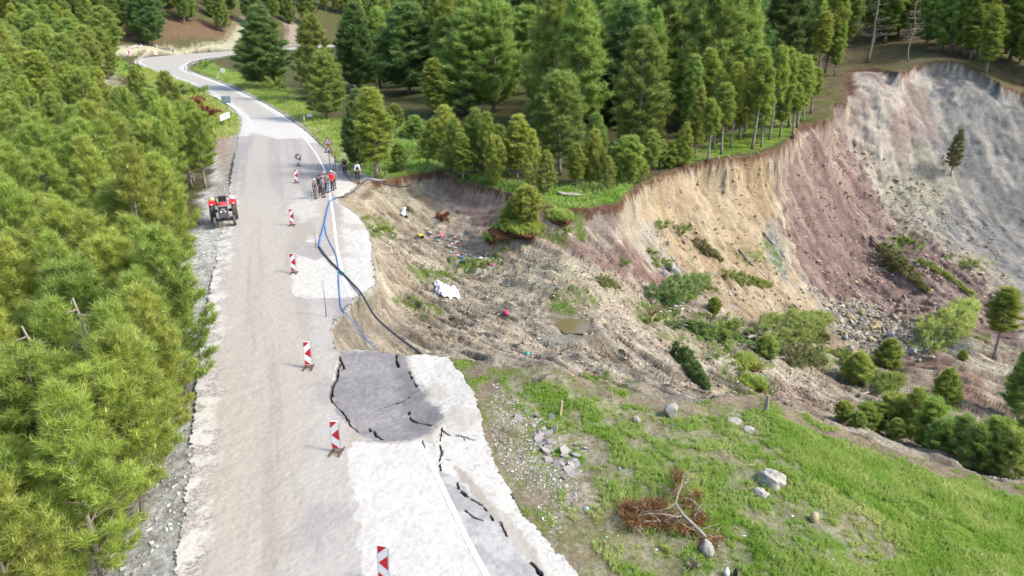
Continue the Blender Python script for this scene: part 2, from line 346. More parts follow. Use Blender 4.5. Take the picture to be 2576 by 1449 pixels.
_d = ((XX - pc[0]) / 1.15) ** 2 + ((YY - pc[1]) / 1.5) ** 2
_d = np.sqrt(_d) + (fbm(XX * 1.6, YY * 1.6, 4, 77) - .5) * .9; _k = 1 - sstep(1.4, 2.6, _d); ZZ = ZZ * (1 - _k) + (pond_z + .32 * (sstep(.5, 1.5, _d) - .45)) * _k
def gpoly(pts): return [tuple(G(x, y)[:2]) for x, y in pts]
def ell(cx, cy, rx, ry, n=10): return [(cx + rx * math.cos(2 * math.pi * i / n), cy + ry * math.sin(2 * math.pi * i / n)) for i in range(n)]

# ------------------------------------------------------------------ ground colours (real soil, rock and turf zones)
colr = np.empty(XX.shape + (3,)); N1 = fbm(XX * .35, YY * .35, 4, 21); N2 = fbm(XX * 1.3, YY * 1.3, 4, 22); N3 = fbm(XX * 5, YY * 5, 3, 23)
def setc(mask, c):
    mk = np.clip(mask, 0, 1)[..., None]; colr[:] = colr * (1 - mk) + np.asarray(c) * mk
def lerpc(a, b, t): return np.asarray(a) * (1 - t[..., None]) + np.asarray(b) * t[..., None]
GR1, GR2, DRY = C(112, 150, 52), C(142, 170, 70), C(165, 160, 110)
SOIL, LITT = C(165, 150, 128), C(112, 100, 74)
grass = lerpc(lerpc(GR1, GR2, sstep(.35, .65, N2)), DRY, sstep(.56, .75, N1) * .6)
colr[:] = lerpc(LITT, C(96, 116, 60), sstep(.38, .6, N2) * .75)                      # forest floor
def zone(pts, soft=.6, amp=1.2, world=False, far=6.0):
    pl = pts if world else gpoly(pts)
    return sstep(-soft, soft, sd_box(XX, YY, pl, far) + (N2 - .5) * amp * 2 + (N3 - .5) * amp * .7)
outside = 1 - sstep(-.05, .15, sdSj)
setc((XX > -9) * (YY < 42) * 1.0, lerpc(C(172,156,134), C(140,146,90), sstep(.4, .6, N2)))
# turf zones
zg = np.zeros(XX.shape)
for pts, am in [([(560,170),(700,215),(740,225),(800,290),(860,300),(880,420),(900,450),(830,390),(760,310),(640,240),(520,190),(480,172),(520,150)], .6),
           ([(870,420),(940,400),(1000,300),(1060,380),(1120,430),(1180,450),(1000,445),(930,455)], .6),
           ([(1160,440),(1330,470),(1480,470),(1560,470),(1600,460),(1560,515),(1480,530),(1390,530),(1240,485)], .5),
           ([(350,168),(480,212),(560,256),(600,300),(600,340),(540,350),(520,280),(430,230),(300,190),(230,160),(290,145)], .8),
           ([(1700,390),(1900,300),(2030,270),(2010,330),(1920,375),(1740,412)], .8)]:
    zg = np.maximum(zg, zone(pts, .8, am))
hill = [(6, 5), (4.2, 9), (3.9, 12), (3.0, 15)] + [tuple(P(x, y)[:2]) for x, y in [(1470,1449),(1400,1360),(1340,1280),(1290,1220),(1255,1150),(1230,1090),(1222,1030),(1205,985),(1160,925),(1150,900)]] + [tuple(P(*q)[:2]) for q in RIM[1:]] + [(60, 5)]
zh = sstep(-.2, .35, sd_box(XX, YY, hill, 6) + (N2 - .5) * .9 + (N3 - .5) * .5)
zg = np.maximum(zg, zh); zg *= outside * (1 - sstep(-.1, .1, sdR))
setc(zg, grass)
bare = np.zeros(XX.shape)
for e, am in [(ell(1395,985,75,42), .35),(ell(1330,1020,60,30), .3),(ell(1560,1060,75,28), .35),(ell(1650,1050,60,22), .3),(ell(1780,1065,48,14), .25),(ell(1850,1070,28,22), .2),(ell(1830,1115,55,22), .3),(ell(1895,1180,55,45), .35),(ell(1915,1235,38,18), .2),(ell(1700,1138,34,12), .2),
              (ell(1370,1100,70,60), .45),(ell(1420,1180,70,50), .45),(ell(1340,1200,50,40), .3),(ell(1540,1225,70,25), .4),(ell(1500,1280,60,20), .35),(ell(1460,1090,90,35), .5),(ell(1300,1110,60,25), .4),(ell(1960,1310,60,14), .3),(ell(1800,1420,60,14), .3),(ell(2080,1350,90,10), .35),(ell(1640,1400,50,10), .3),(ell(1500,1380,60,10), .3)]:
    bare = np.maximum(bare, zone(e, .35, am, far=3))
bare *= sstep(.36, .54, N3 * .5 + N2 * .5) * .95 * outside
setc(bare, lerpc(C(168,156,132), C(192,184,168), sstep(.45, .7, N3)))
# pale gravel beside the broken asphalt
gv = zone([(1290,1040),(1350,1040),(1420,1100),(1460,1180),(1440,1240),(1380,1230),(1340,1180),(1300,1120)], .4, .45) * outside
setc(gv * sstep(.45, .6, N3) * .6, C(206,200,188))
# left verge: white gravel and stone dumped along the road
lv = sstep(-2.4, -1.2, sdR + (N1 - .5) * 3.0) * (XX < -6) * (YY < 95) * outside
setc(lv, lerpc(C(205,204,196), C(236,238,234), sstep(.4, .6, N3)))
setc(zone([(545,345),(600,345),(592,420),(560,430),(540,380)], .5, .5), C(196,172,160))
rv = sstep(-1.8, -.7, sdR + (N2 - .5) * 2.0) * (YY > 50) * (1 - (XX > -25) * (YY < 50)) * outside * (XX > -60)
setc(rv * .8, C(190,184,170))
rv2 = sstep(-1.3, -.4, sdR + (N2 - .5) * 1.6) * (YY > 90) * outside; setc(rv2 * .8, C(205,202,188))
# pale tracks and cut banks round the far bend
for pts, c, am in [([(255,125),(300,118),(430,118),(450,126),(520,128),(480,137),(380,140),(330,137),(240,135)], (215,208,178), 1.2),
               ([(190,150),(250,138),(275,165),(290,215),(250,230),(200,205)], (205,200,170), 1.5),
               ([(470,132),(560,105),(600,50),(650,20),(665,40),(640,95),(600,122),(540,134)], (198,196,165), 1.5),
               ([(720,40),(760,60),(760,110),(720,115)], (180,165,150), 1.5),
               ([(870,140),(930,150),(925,190),(880,195)], (170,158,148), .8)]:
    setc(zone(pts, 1.5, am, far=8) * outside, C(*c))
setc(zone([(260,105),(430,100),(560,100),(590,60),(400,45),(280,60)], 3, 2.5, far=8) * .8, C(140,112,92))
hb = sstep(34, 46, XX) * sstep(80, 92, YY) * (YY < 135) * outside; setc(hb * .75, lerpc(C(140,122,100), C(120,120,70), sstep(.45, .6, N2)))
# --- slide colours
ins = sstep(-.05, .15, sdSj)
KEEP0 = colr.copy()
base = lerpc(C(208,194,172), C(230,220,200), sstep(.35, .68, fbm(al * .3, ac * 1.8, 4, 41)))
base = lerpc(base, C(164,142,118), sstep(.55, .75, fbm(al * .5, ac * 2.2, 4, 42)) * .7)
base = lerpc(base, C(158,150,134), sstep(.55, .7, N1) * .6)
base = lerpc(base, C(120,104,86), sstep(.88, .97, rill) * (1 - wall) * .45)
setc(ins, base)
def mute(c): g = sum(c) / 3; return tuple(x * .72 + g * .28 for x in c)
def szone(pts, c1, c2=None, soft=.4, am=1.2, s=43, amt=1.0, st=(.3, 1.6)):
    z = zone(pts, soft, am, far=7) * ins * amt; t = sstep(.35, .65, fbm(al * st[0], ac * st[1], 4, s)); setc(z, lerpc(C(*mute(c1)), C(*mute(c2 or c1)), t))
szone([(870,470),(1000,450),(1140,440),(1300,500),(1250,540),(1130,560),(1000,570),(940,560),(890,520)], (205,180,135), (222,210,175), .8, 1.0, 44)
szone([(1100,475),(1300,490),(1340,520),(1320,560),(1240,600),(1180,600),(1130,530)], (188,150,138), (206,172,156), .8, 1.2, 45)
szone([(1230,560),(1400,560),(1560,600),(1640,680),(1700,740),(1600,740),(1500,690),(1380,640),(1280,620)], (178,142,128), (200,168,150), .8, 1.4, 46)
szone([(1390,520),(1560,510),(1620,600),(1560,640),(1450,590),(1380,560)], (172,146,132), (190,170,155), .8, 1.0, 47)
szone([(1560,640),(1660,700),(1760,780),(1830,840),(1780,850),(1660,770),(1560,690)], (160,118,108), (176,136,124), .7, 1.2, 48, .8)
szone([(1560,505),(1620,440),(1740,405),(1960,370),(1965,480),(1965,600),(2000,700),(2100,800),(2200,880),(2150,900),(2000,860),(1850,780),(1740,700),(1640,620),(1570,560)], (212,180,134), (226,202,160), .4, 1.4, 49, 1, (.25, .8))
szone([(1960,360),(2000,325),(2110,280),(2150,330),(2190,430),(2290,560),(2400,640),(2500,720),(2576,790),(2576,860),(2400,850),(2280,800),(2150,780),(2060,740),(1990,640),(1965,520)], (164,131,122), (194,164,150), .5, 1.6, 50, 1, (.25, .8))
gz = sstep(.4, .6, fbm(XX * .5, YY * .12 + ZZ * .12, 4, 51))
z = zone([(2110,185),(2350,155),(2400,400),(2350,560),(2280,560),(2200,450),(2130,330)], 1.5, 2.0, far=8) * ins
setc(z, lerpc(C(188,170,160), C(216,206,192), gz))
z = zone([(2330,158),(2576,230),(2700,280),(2700,760),(2576,740),(2430,640),(2300,560),(2260,470),(2330,350),(2360,230)], 1.6, 2.2, far=8) * ins
setc(z, lerpc(C(158,158,156), C(192,188,180), gz))
setc(zone([(2370,180),(2440,185),(2520,230),(2540,270),(2420,270),(2360,240)], 1.2, 1.6, far=8) * ins * sstep(.4, .55, N1), C(134,136,140))
setc(zone([(2320,390),(2390,430),(2380,520),(2270,560),(2250,480)], 1.5, 1.8, far=8) * ins * .7, C(206,200,170))
setc(zone([(1930,560),(1965,575),(1990,700),(2008,735),(1960,700),(1925,650),(1930,600)], .7, .8) * ins, lerpc(C(150,152,146), C(196,194,180), sstep(.4, .6, N3)))
szone([(2060,750),(2170,760),(2290,830),(2310,880),(2200,880),(2120,840)], (176,174,162), (204,196,172), .8, 1.5, 52)
szone([(1600,600),(1640,590),(1655,640),(1630,660)], (200,200,190), (215,205,180), .5, .6, 53)
szone([(1300,660),(1420,640),(1520,700),(1600,740),(1500,740),(1380,720)], (208,198,160), (220,212,182), .8, 1.0, 54)
szone([(1120,650),(1200,650),(1280,730),(1250,750),(1180,700)], (208,196,158), (214,204,176), .8, 1.0, 55, .8)
szone([(1280,780),(1420,800),(1560,880),(1700,960),(1720,1010),(1560,930),(1420,860),(1330,830)], (158,142,122), (196,190,172), .8, 1.4, 56)
szone([(2300,880),(2400,900),(2500,960),(2540,1060),(2450,1040),(2330,960),(2290,920)], (178,140,118), (190,155,132), .8, 1.0, 57)
szone([(1890,960),(2000,975),(2130,1010),(2120,1040),(2000,1030),(1900,1005)], (196,168,145), (176,150,128), .6, .8, 58)
for pts in [ell(1680,800,60,35), ell(1820,860,70,30), ell(1900,880,50,25), ell(1440,760,30,10), ell(2180,940,70,25), ell(2100,905,60,20), ell(2330,1010,60,25), ell(1880,965,36,22), ell(1860,905,30,15), ell(1300,590,30,12),ell(1530,975,40,12), ell(950,575,26,12), ell(1170,655,12,6), ell(1215,665,18,10), ell(2430,850,40,15), ell(1430,570,40,14), ell(2440,660,50,14), ell(2280,610,30,12), ell(1050,770,24,6), ell(1110,690,60,8), ell(1900,640,40,10)]:
    setc(zone(pts, .5, .9, far=3) * ins * sstep(.38, .52, N3 * .5 + N2 * .5), lerpc(C(104,138,52), C(130,150,70), N3))
stk = fbm(al * .09, ac * 2.3, 5, 57, .65); stv = fbm(XX * 1.9, YY * .12, 5, 58, .65); ux = sstep(44, 54, XX)
stm = 1 + ((stk * (1 - ux) + stv * ux) - .5) * (.75 * wall + .3)
colr[:] = colr * (1 + (stm - 1) * ins)[..., None]
colr[:] = KEEP0 * (1 - ins[..., None]) + colr * .90 * ins[..., None]
# dark torn topsoil band under the lip
lipw = np.maximum(.35, .8 * sstep(55, 90, YY) + .25)
band = ins * (1 - sstep(.35, .8, (zo2 - ZZ) + (N3 - .5) * .9 + (N2 - .5) * .8)) * (1 - sstep(-1.5, -.5, sdR)) * (YY > 45) * (1 - sstep(1.0, 2.0, sdSj))
setc(band * .92, lerpc(C(92,62,48), C(128,92,70), N3))
# ground under the road: dark
setc(sstep(0, .2, sdR), C(70, 64, 58))
nz = (YY.shape[0], YY.shape[1]); idx = np.arange(nz[0] * nz[1]).reshape(nz)
Fq = np.stack([idx[:-1, :-1], idx[:-1, 1:], idx[1:, 1:], idx[1:, :-1]], -1).reshape(-1, 4)
V = np.stack([XX, YY, ZZ], -1)
# break up the steep walls sideways too
steep = sstep(.2, 1.5, sdS)[..., None]
hz = np.stack([(fbm(YY * .8 + ZZ * .9, XX * .9, 4, 61) - .5), (fbm(XX * .9, ZZ * 1.4, 4, 62) - .5), np.zeros_like(XX)], -1)
V = V + hz * steep * 0.8 * sstep(50, 70, YY)[..., None]
M_GROUND = mat_ground('soil_and_turf', 6.0, .42, 1.0, .24)
ground = tag(link('ground', np_mesh('ground', V.reshape(-1, 3), Fq, [M_GROUND], colr.reshape(-1, 3), smooth=True)), kind='structure')

# ================================================================== ROAD
YQ = grid_rows([(6, 14, .006), (14, 46, .0017), (46, 90, .0026), (90, 420, .0045)])
UQ = np.arange(-0.62, 0.42, .00125)
U2, Y2 = np.meshgrid(UQ, YQ); X2 = U2 * (Y2 + 6.0)
sr = sd_box(X2, Y2, road_poly, 2.0)
rn3 = fbm(X2 * 7, Y2 * 7, 3, 71); rn2 = fbm(X2 * 1.7, Y2 * 1.7, 4, 72); rn1 = fbm(X2 * .5, Y2 * .5, 4, 73)
rnL = fbm((X2 + .335 * Y2) * 1.5, Y2 * .06, 4, 74)
keep = (sr + (rn3 - .5) * .22 + (rn2 - .5) * .25) > 0
def rp(pts): return [tuple(P(x, y)[:2]) for x, y in pts]
slump = rp([(854,888),(846,925),(838,960),(832,990),(845,1022),(870,1050),(900,1085),(940,1105),(985,1112),(1060,1100),(1125,1060),(1180,1000),(1200,960),(1130,893),(1022,889),(985,882)])
CR = [([(853,893),(858,905),(850,925),(848,945),(838,965),(834,985),(832,1003),(845,1020),(860,1030),(872,1050),(880,1068),(895,1080),(903,1088)], .05),
      ([(858,905),(865,922),(850,930)], .05), ([(998,890),(996,905),(1003,918)], .07), ([(1028,930),(1040,952),(1048,965)], .03),
      ([(940,1026),(965,1018),(1000,1006),(1012,1002)], .028), ([(1018,998),(1028,992)], .025), ([(1028,1030),(1032,1048),(1050,1060),(1070,1065),(1085,1070)], .04),
      ([(940,1080),(945,1092),(955,1100),(962,1106)], .045), ([(928,1072),(932,1080)], .04),
      ([(1063,1108),(1066,1130),(1078,1150)], .016), ([(1113,1075),(1108,1095),(1106,1120),(1112,1140),(1105,1160),(1108,1185)], .02), ([(1113,1085),(1130,1095),(1160,1098),(1190,1108)], .022),
      ([(1150,1215),(1152,1230),(1170,1245)], .03), ([(1160,1240),(1190,1260),(1215,1275)], .025), ([(1170,1285),(1195,1305),(1215,1312)], .025), ([(1210,1270),(1235,1300),(1250,1330)], .02),
      ([(1258,1315),(1275,1350)], .02), ([(1335,1415),(1350,1432),(1362,1449),(1385,1470)], .05), ([(835,806),(852,803),(870,795)], .05), ([(860,782),(872,768)], .04), ([(1160,1098),(1168,1110)], .008)]
cd = np.full(X2.shape, 9.0); near = Y2 < 42
for pts, wd in CR:
    pw = rp(pts); d = np.maximum(line_d(X2[near], Y2[near], pw, 1.0) - .006, 0)
    wob = (fbm(X2[near] * 6, Y2[near] * 6, 3, 76) - .5) * .10
    cd[near] = np.minimum(cd[near], np.abs(d + wob) / wd / (.35 + .5 * rn2[near]))
sl_ = sd_box(X2, Y2, slump, 3.0)
z2 = 0.03 - .02 * rn3 - .10 * sstep(-.1, 1.2, sl_) - .14 * sstep(.5, 3.0, sl_) * rn1 + (rn2 - .5) * .05
crk = line_d(X2, Y2, rp(CR[0][0]), 2.5); z2 -= .13 * np.exp(-crk / .7) * sstep(-.04, .05, sl_)
z2 -= .16 * (1 - sstep(.7, 1.5, cd))
z2 += -.04 * sstep(0, .6, .6 - sr) * (Y2 > 44)
# colours of old asphalt, dust, patches
rc = np.empty(X2.shape + (3,))
TAN, GREY = C(198, 191, 181), C(206, 204, 204)
rc[:] = lerpc(TAN, C(186, 178, 168), sstep(.38, .62, rnL)); tt = sstep(44, 62, Y2)
rc[:] = lerpc(rc, C(198, 192, 185), tt * .8); rc[:] = lerpc(rc, C(178, 175, 176), tt * sstep(.5, .7, rnL) * .75 * (Y2 < 95))
def rset(mk, c):
    mk = np.clip(mk, 0, 1)[..., None]; rc[:] = rc * (1 - mk) + np.asarray(c) * mk
def rz(pts, soft=.05, am=.3, world=False):
    sd = sd_box(X2, Y2, pts if world else rp(pts), 3.0); return sstep(-soft, soft, sd + (rn2 - .5) * am * 1.6 + (rn3 - .5) * am * .8)
rset(sstep(90, 100, Y2), C(200, 196, 188))
rset(rz([(700,1449),(760,1200),(790,1050),(800,900),(780,800),(740,750),(750,620),(830,620),(850,880),(835,1000),(870,1100),(890,1200),(905,1300),(915,1400),(930,1600),(760,1600)], .4, .5) * .75, lerpc(C(200,196,193), C(180,176,176), sstep(.4, .65, rn1)))
# shoulders
WH = lerpc(C(222,219,213), C(198,192,183), sstep(.6, .75, rn1) * .8); WH = lerpc(WH, C(176,170,162), sstep(.66, .74, rn3) * .5)
rset(rz([(1022,893),(1130,893),(1250,925),(1250,1180),(1300,1240),(1470,1449),(1600,1700),(1400,1700),(1385,1449),(1345,1380),(1290,1310),(1230,1250),(1180,1200),(1130,1160),(1085,1110),(1110,1060),(1085,1010),(1050,970),(1035,930)], .08, .25), WH)
rset(rz([(865,500),(960,540),(960,720),(900,752),(880,745),(865,640),(860,560)], .25, .5), WH)
rset(rz([(745,640),(790,655),(850,640),(888,745),(860,752),(790,752),(742,748),(736,700)], .06, .35), WH)
rset(rz([(770,592),(800,590),(800,612),(772,610)], .1, .3), WH)
rset(rz([(745,480),(790,490),(800,540),(760,560),(730,530)], .4, .8) * .7, WH)
rset(rz([(860,455),(905,450),(920,465),(850,510),(835,480),(845,440)], .3, .4) * .8, C(232,228,220))
rset(rz([(838,700),(880,700),(885,760),(840,815),(842,760),(800,752)], .1, .3) * (rz([(790,750),(900,752),(870,800),(835,830),(790,800)], .1, .2)), C(176,172,172))
rset(rz([(868,1140),(880,1110),(915,1106),(960,1116),(1000,1118),(1050,1108),(1075,1110),(1130,1160),(1160,1200),(1225,1320),(1262,1400),(1330,1560),(1340,1700),(900,1700),(915,1449),(905,1380),(900,1280),(880,1190)], .05, .28), lerpc(C(226,224,221), C(210,207,203), sstep(.3, .85, rn3 * .6 + rn2 * .4)))
rset(rz([(1104,1188),(1150,1200),(1195,1260),(1240,1300),(1290,1370),(1345,1425),(1400,1500),(1480,1700),(1345,1700),(1237,1462),(1185,1370),(1125,1240)], .05, .06), lerpc(C(204,202,201), C(180,178,178), sstep(.4, .6, rn2)))
rset(rz([(600,300),(735,300),(790,335),(812,352),(760,348),(700,350),(640,335),(604,330)], .3, .9), C(224,221,217))
rset(rz([(852,882),(1020,890),(1036,930),(1050,970),(1085,1010),(1112,1050),(1082,1085),(1040,1108),(985,1116),(945,1112),(905,1096),(870,1060),(840,1025),(832,990),(846,930)], .06, .25), lerpc(C(170,166,168), C(146,143,146), sstep(.3, .7, rn1 * .5 + rn3 * .5)))
rset(rz([(960,885),(1020,890),(1038,930),(1052,970),(1088,1010),(1114,1050),(1085,1085),(1020,1100),(1030,1040),(1000,960)], .35, .7) * .7, lerpc(C(112,111,115), C(140,138,140), sstep(.35, .65, rn3)))
# bright worn edges on the far bend, gravel speckle on the left shoulder
edge = (sr < .9 + rn2 * .8) & (Y2 > 85); rset(edge * .8, C(226, 224, 220))
ls = sstep(0, .5, 1.1 + (rn1 - .5) * .9 + (rn3 - .5) * .5 - sr) * (X2 < -5.5) * (Y2 < 70) * (X2 < -.22 * (Y2) - 3.5)
rset(ls, lerpc(lerpc(C(216,210,203), C(165,160,157), sstep(.35, .65, fbm(X2 * 16, Y2 * 16, 3, 79))), C(232,229,224), sstep(.42, .62, rn2) * .8))
rset(rz([(575,400),(600,345),(640,340),(610,420),(590,480)], .3, .8) * .7, C(170,166,168))
rset(1 - sstep(1.0, 1.9, cd), C(74, 70, 68))
I2 = np.arange(X2.size).reshape(X2.shape); kc = keep[:-1, :-1] & keep[:-1, 1:] & keep[1:, 1:] & keep[1:, :-1]
q = np.stack([I2[:-1, :-1], I2[:-1, 1:], I2[1:, 1:], I2[1:, :-1]], -1)[kc]
used = np.zeros(X2.size, bool); used[q.ravel()] = True; rem = np.cumsum(used) - 1
RV = np.stack([X2, Y2, z2], -1).reshape(-1, 3)[used]; RC = rc.reshape(-1, 3)[used]; q = rem[q]
E = np.concatenate([q[:, [0, 1]], q[:, [1, 2]], q[:, [2, 3]], q[:, [3, 0]]]); key = np.sort(E, 1); kk = key[:, 0].astype(np.int64) * len(RV) + key[:, 1]
uq, inv, cnt = np.unique(kk, return_inverse=True, return_counts=True); be = E[cnt[inv] == 1]
n0 = len(RV); bv = np.unique(be); mp = -np.ones(n0, int); mp[bv] = n0 + np.arange(len(bv))
low = RV[bv].copy(); low[:, 2] -= np.where(low[:, 1] < 90, .16, .05); low[:, :2] += (rng.random((len(bv), 2)) - .5) * .03
RV = np.concatenate([RV, low]); RC = np.concatenate([RC, np.tile(C(120, 110, 100), (len(bv), 1))])
sk = np.stack([be[:, 1], be[:, 0], mp[be[:, 0]], mp[be[:, 1]]], 1); q = np.concatenate([q, sk])
M_ROAD = mat_ground('worn_asphalt', 26.0, .11, .35, .02, .9, .15)
road = tag(link('road', np_mesh('road', RV, q, [M_ROAD], RC)), kind='structure')
# edge lines
def zroad(x, y):
    s = float(poly_sd(np.array([x]), np.array([y]), slump)[0]); return .034 + .03
def line_strip(pts, wd, name='road_edge_line'):
    w_ = [np.array(P(x, y)) for x, y in pts]; out = []
    for a, b in zip(w_[:-1], w_[1:]):
        n = max(2, int(np.linalg.norm(b - a) / .25))
        for i in range(n): out.append(a + (b - a) * i / n)
    out.append(w_[-1]); out = np.array(out); k = np.ones(9) / 9
    if len(out) > 20:
        pad = np.concatenate([np.repeat(out[:1], 4, 0), out, np.repeat(out[-1:], 4, 0)]); out = np.stack([np.convolve(pad[:, i], k, 'valid') for i in range(3)], 1)
    tg = np.gradient(out, axis=0); tg /= np.linalg.norm(tg, axis=1)[:, None] + 1e-9; nm = np.stack([-tg[:, 1], tg[:, 0], tg[:, 0] * 0], 1)
    n = len(out); wob = 1 + (rng.random((n, 2)) - .5) * .25
    a = out + nm * wd / 2 * wob[:, :1]; b = out - nm * wd / 2 * wob[:, 1:]
    def zz(p): return .030 - .02 * fbm(p[:, 0] * 7, p[:, 1] * 7, 3, 71) + (fbm(p[:, 0] * 1.7, p[:, 1] * 1.7, 4, 72) - .5) * .05 + .011
    a[:, 2] = zz(a); b[:, 2] = zz(b)
    i = np.arange(n - 1); f = np.stack([i, i + 1, n + i + 1, n + i], 1)
    return tag(link(name, np_mesh(name, np.concatenate([a, b]), f, [M_LINE])), kind='structure')
M_LINE = mat_plain('road_paint', (.66, .66, .65), .7, var=.1, scale=3, spec=.2)
line_strip([(1300,1600),(1232,1462),(1180,1370),(1120,1240),(1088,1175),(1052,1112)], .16)
line_strip([(884,752),(862,690),(851,640),(845,600),(838,540),(830,490),(824,450),(813,420),(797,390),(777,362),(760,343)], .15)
line_strip([(735,308),(700,285),(640,250),(560,213),(500,190),(468,176),(468,165),(500,156),(560,144),(640,137)], .2)
line_strip([(640,324),(625,298),(588,270),(545,245),(480,215),(420,192)], .2)
# ================================================================== TREES
M_BARK = mat_plain('pine_bark', C(160,140,122), .9, var=.35, scale=5, bump=.4, spec=.1)
M_BARKG = mat_plain('grey_bark', C(172,164,154), .9, var=.3, scale=5, bump=.4, spec=.1)
M_TWIG = mat_plain('bare_twigs', C(170,158,142), .9, var=.25, scale=8, spec=.1)
M_CANDLE = mat_plain('young_shoots', CL(196,206,130), .8, var=.1, scale=9, spec=.1)
M_N_YOUNG = mat_leaf('young_pine_needles', CL(90,120,44), CL(196,212,100), .42, .2)
M_N_MAT = mat_leaf('mature_pine_needles', CL(98,126,64), CL(182,202,100), .32, .22)
M_N_DARK = mat_leaf('dark_pine_needles', CL(76,106,60), CL(136,164,90), .3, .15)
M_N_YEL = mat_leaf('yellow_green_needles', CL(118,146,58), CL(192,206,98), .35, .12)
M_N_BROWN = mat_leaf('dead_brown_needles', CL(120,74,48), CL(168,108,74), .2, .1)
M_N_OLIVE = mat_leaf('wilted_needles', CL(110,118,70), CL(160,160,98), .25, .15)

def blades(Cn, Dn, sz, tone, K, wd, spread=(20, 75), seed=0):
    """K thin triangular needles per tuft, as arrays"""
    g = np.random.default_rng(seed); n = len(Cn); Cn = np.repeat(Cn, K, 0); Dn = np.repeat(Dn, K, 0); s = np.repeat(sz, K) * (.7 + .6 * g.random(n * K))
    Dn = Dn / (np.linalg.norm(Dn, axis=1)[:, None] + 1e-9)
    rv = g.normal(size=(n * K, 3)); pr = rv - (rv * Dn).sum(1)[:, None] * Dn; pr /= np.linalg.norm(pr, axis=1)[:, None] + 1e-9
    th = np.radians(spread[0] + (spread[1] - spread[0]) * g.random(n * K))[:, None]
    bd = Dn * np.cos(th) + pr * np.sin(th); b0 = Cn + Dn * (s * g.random(n * K) * .7)[:, None]
    wv = np.cross(bd, g.normal(size=(n * K, 3))); wv /= np.linalg.norm(wv, axis=1)[:, None] + 1e-9
    wv *= (wd * (.7 + .6 * g.random(n * K)))[:, None]
    tip = b0 + bd * s[:, None]
    V = np.stack([b0 - wv * .5, b0 + wv * .5, tip], 1).reshape(-1, 3)
    t = np.clip(np.repeat(tone, K) + (g.random(n * K) - .5) * .35, 0, 1); t = np.repeat(t, 3)
    return V, np.stack([t, t, t], 1)

